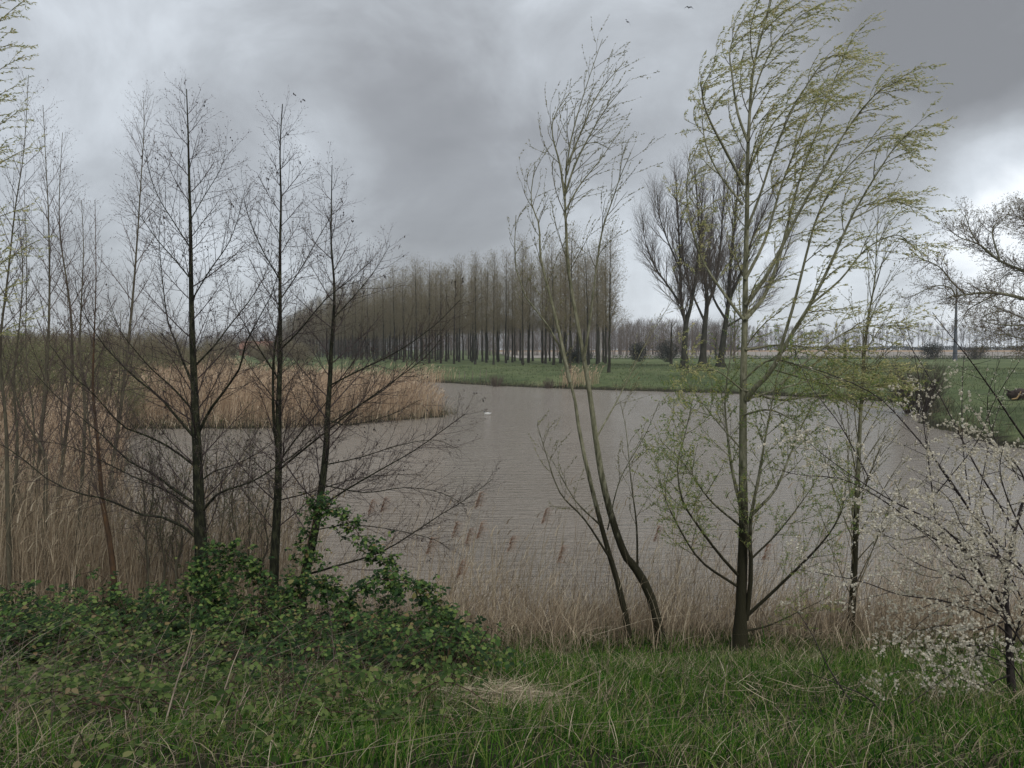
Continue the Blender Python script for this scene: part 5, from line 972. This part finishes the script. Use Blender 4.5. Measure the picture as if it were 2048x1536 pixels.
def blackthorn():
    rng = random.Random(321); tg = Geo(); g = Geo(); d0 = 5.0
    T = [(2030, 1440), (2022, 1360), (2018, 1280), (2012, 1200), (2018, 1120), (2035, 1040), (2060, 960)]; pts, rads = px_limb(T, d0, d0+.1, 20, 5, 20); gz = hz(pts[0].x, d0); pts[0].z = gz-.05
    root = empty('blackthorn', (pts[0].x, d0, gz), 'blackthorn bush covered in small white blossom at the right edge', 'bush'); tg.tube(pts, rads, 8)
    heavy = [([(2018, 1270), (1960, 1225), (1880, 1200), (1800, 1190), (1730, 1165), (1660, 1150), (1600, 1140)], -.2, 6, 1.5), ([(2016, 1190), (1960, 1170), (1900, 1150), (1840, 1130), (1780, 1090), (1740, 1030)], .3, 6, 1.5), ([(2015, 1230), (1970, 1160), (1930, 1100), (1880, 1050), (1800, 1010), (1740, 975), (1660, 920), (1600, 870)], -.4, 9, 1.5),
             ([(2060, 1150), (1990, 1080), (1940, 1020), (1890, 950), (1855, 890), (1848, 830), (1860, 780)], .4, 8, 1.6), ([(2060, 1000), (2040, 940), (2000, 900), (1960, 880), (1920, 890)], -.2, 6, 1.5), ([(2020, 1330), (1960, 1310), (1900, 1330), (1860, 1300)], .2, 5, 1.4), ([(2024, 1380), (1960, 1390), (1900, 1395), (1840, 1400), (1795, 1415)], -.3, 6, 1.4), ([(2020, 1350), (1960, 1370), (1900, 1350), (1840, 1340), (1780, 1345)], .1, 5, 1.3),
             ([(2015, 1150), (1980, 1060), (1960, 1000), (1970, 930)], .5, 6, 1.5), ([(2060, 1090), (2020, 1010), (2000, 940), (2010, 880)], -.4, 6, 1.4), ([(2022, 1300), (2050, 1200), (2060, 1100)], -.5, 7, 2), ([(2026, 1420), (1980, 1440), (1930, 1430), (1880, 1450)], -.4, 5, 1.3), ([(2017, 1240), (1950, 1260), (1890, 1250), (1830, 1260), (1790, 1230)], .4, 5, 1.3),
             ([(1960, 1130), (1920, 1080), (1870, 1070), (1800, 1080), (1750, 1060)], -.3, 4, 1.3), ([(2010, 1210), (1940, 1200), (1860, 1230), (1800, 1290)], -.1, 4, 1.3), ([(2060, 1230), (2000, 1120), (1930, 1060), (1900, 1000), (1850, 960)], -.6, 5, 1.3), ([(2070, 1320), (2010, 1240), (1950, 1180), (1900, 1120), (1840, 1060), (1770, 1020)], -.8, 6, 1.3), ([(2070, 1400), (2000, 1300), (1930, 1290), (1870, 1260)], -.9, 5, 1.3), ([(2070, 1180), (2030, 1130), (1980, 1110), (1930, 1120)], -.9, 5, 1.3)]
    sparse = [([(2080, 920), (2030, 850), (1990, 790), (1940, 720), (1900, 670), (1865, 625)], -.5, 7, 1.6), ([(2015, 1140), (1900, 960), (1820, 860), (1750, 790), (1650, 745), (1560, 720)], .6, 7, 1.5), ([(2030, 1060), (1950, 930), (1900, 830), (1850, 740), (1812, 680), (1790, 640)], .8, 6, 1.4), ([(1870, 1030), (1858, 930), (1845, 830), (1835, 740), (1815, 660)], .1, 4, 1.3),
              ([(1940, 1010), (1925, 880), (1925, 760), (1930, 690)], .3, 4, 1.4), ([(2040, 960), (1990, 880), (1975, 800), (2000, 720)], -.2, 4, 1.3), ([(1960, 980), (1985, 860), (2010, 780)], .3, 3.5, 1.3), ([(1870, 990), (1950, 890), (1990, 800), (2040, 720)], -.4, 3.5, 1.3), ([(2018, 1120), (1890, 1090), (1780, 1010), (1690, 960), (1600, 950), (1540, 935)], -.7, 6, 1.4), ([(1740, 960), (1680, 850), (1620, 770), (1590, 700)], .4, 4, 1.3)]
    fl = []
    for data, dd, wa, wb in heavy:
        p2, r2 = px_limb(data, d0, d0+dd, wa*.7, wb*.8, 14); g.tube(p2, r2, 5); g2 = Geo(); spawn(g2, p2, r2, BT, 0, rng, .1, 1, lambda t: .40*(1-.3*t))
        for key, lst in g2.t.items():
            for a in lst: g.tube(a[0], a[1], key[1])
            if key[0] in (4, 3): fl += [a[0] for a in lst if rng.random() < .9]
            if key[0] == 6: fl += [a[0] for a in lst if rng.random() < .55]
    rows = flowers(fl, rng, 62, .0072, 4); br = []
    for data, dd, wa, wb in sparse:
        p2, r2 = px_limb(data, d0, d0+dd, wa*.7, wb*.8, 16); g.tube(p2, r2, 5); g2 = Geo(); spawn(g2, p2, r2, BT[1:2], 0, rng, .2, 1, lambda t: .16); br.append(p2)
        for key, lst in g2.t.items():
            for a in lst: g.tube(a[0], a[1]*1, key[1])
            br += [a[0] for a in lst if rng.random() < .5]
    rows += flowers(br, rng, 22, .0048, 2)
    off = np.array(root.location); V, Q = tg.tubes(); obj('trunk', mesh_data('trunk', V-off, Q, M['thorn_bark']), root); V, Q = g.tubes(); obj('branches', mesh_data('branches', V-off, Q, M['thorn_bark']), root)
    A = np.array(rows); A[:, :3] -= off; V, Q = leaves_vq(A, 'diamond'); obj('blossom', mesh_data('blossom', V, Q, M['blossom']), root); print('blossom', len(rows))
blackthorn()
# dark thorny canes in the lower right
for k, (data, d, dd, wdt, lab) in enumerate([([(1790, 1560), (1745, 1460), (1700, 1400), (1660, 1340), (1625, 1270), (1590, 1215)], 4.2, .6, 7, 'long dark thorny cane leaning left in the lower right'), ([(1700, 1545), (1700, 1500), (1760, 1450), (1830, 1400), (1900, 1350)], 3.9, .4, 5, 'dark cane rising right at the bottom right'),
    ([(1860, 1560), (1800, 1470), (1740, 1400), (1680, 1370), (1600, 1340)], 3.9, .3, 5, 'thin dark cane crossing the long leaning one'), ([(1660, 1540), (1650, 1460), (1630, 1380)], 4.2, .2, 3, 'short upright dark twig at the bottom, left of the long cane')]):
    rng = random.Random(950+k); tg = Geo(); g = Geo(); pts, rads = px_limb(data, d, d+dd, wdt, 1.5, 14); gz = hz(pts[0].x, d); pts[0].z = min(pts[0].z, gz)
    root = empty('thorny_cane', (pts[0].x, d, gz), lab, 'cane', 'dark thorny canes'); tg.tube(pts, rads, 5); spawn(g, pts, rads, BT[1:], 0, rng, .2, 1, lambda t: .13)
    off = np.array(root.location); V, Q = tg.tubes(); obj('stem', mesh_data('stem', V-off, Q, M['thorn_bark']), root); V, Q = g.tubes(); obj('thorns', mesh_data('thorns', V-off, Q, M['thorn_bark']), root)

# ------------------------------------------------------------------ haze
hm, ht, ho = newmat('haze'); pv = ht.nodes.new('ShaderNodeVolumePrincipled'); pv.inputs['Color'].default_value = (.86, .88, .92, 1); pv.inputs['Density'].default_value = .0003; pv.inputs['Anisotropy'].default_value = .2
ht.links.new(pv.outputs[0], ho.inputs['Volume'])
V, Q = quadbox(-700, 700, -14, 800, -2.2, 34)
ha = obj('haze', mesh_data('haze', V, Q, hm, False)); tagk(ha, 'thin pale damp air over the lake and fields', 'haze', kind='stuff')
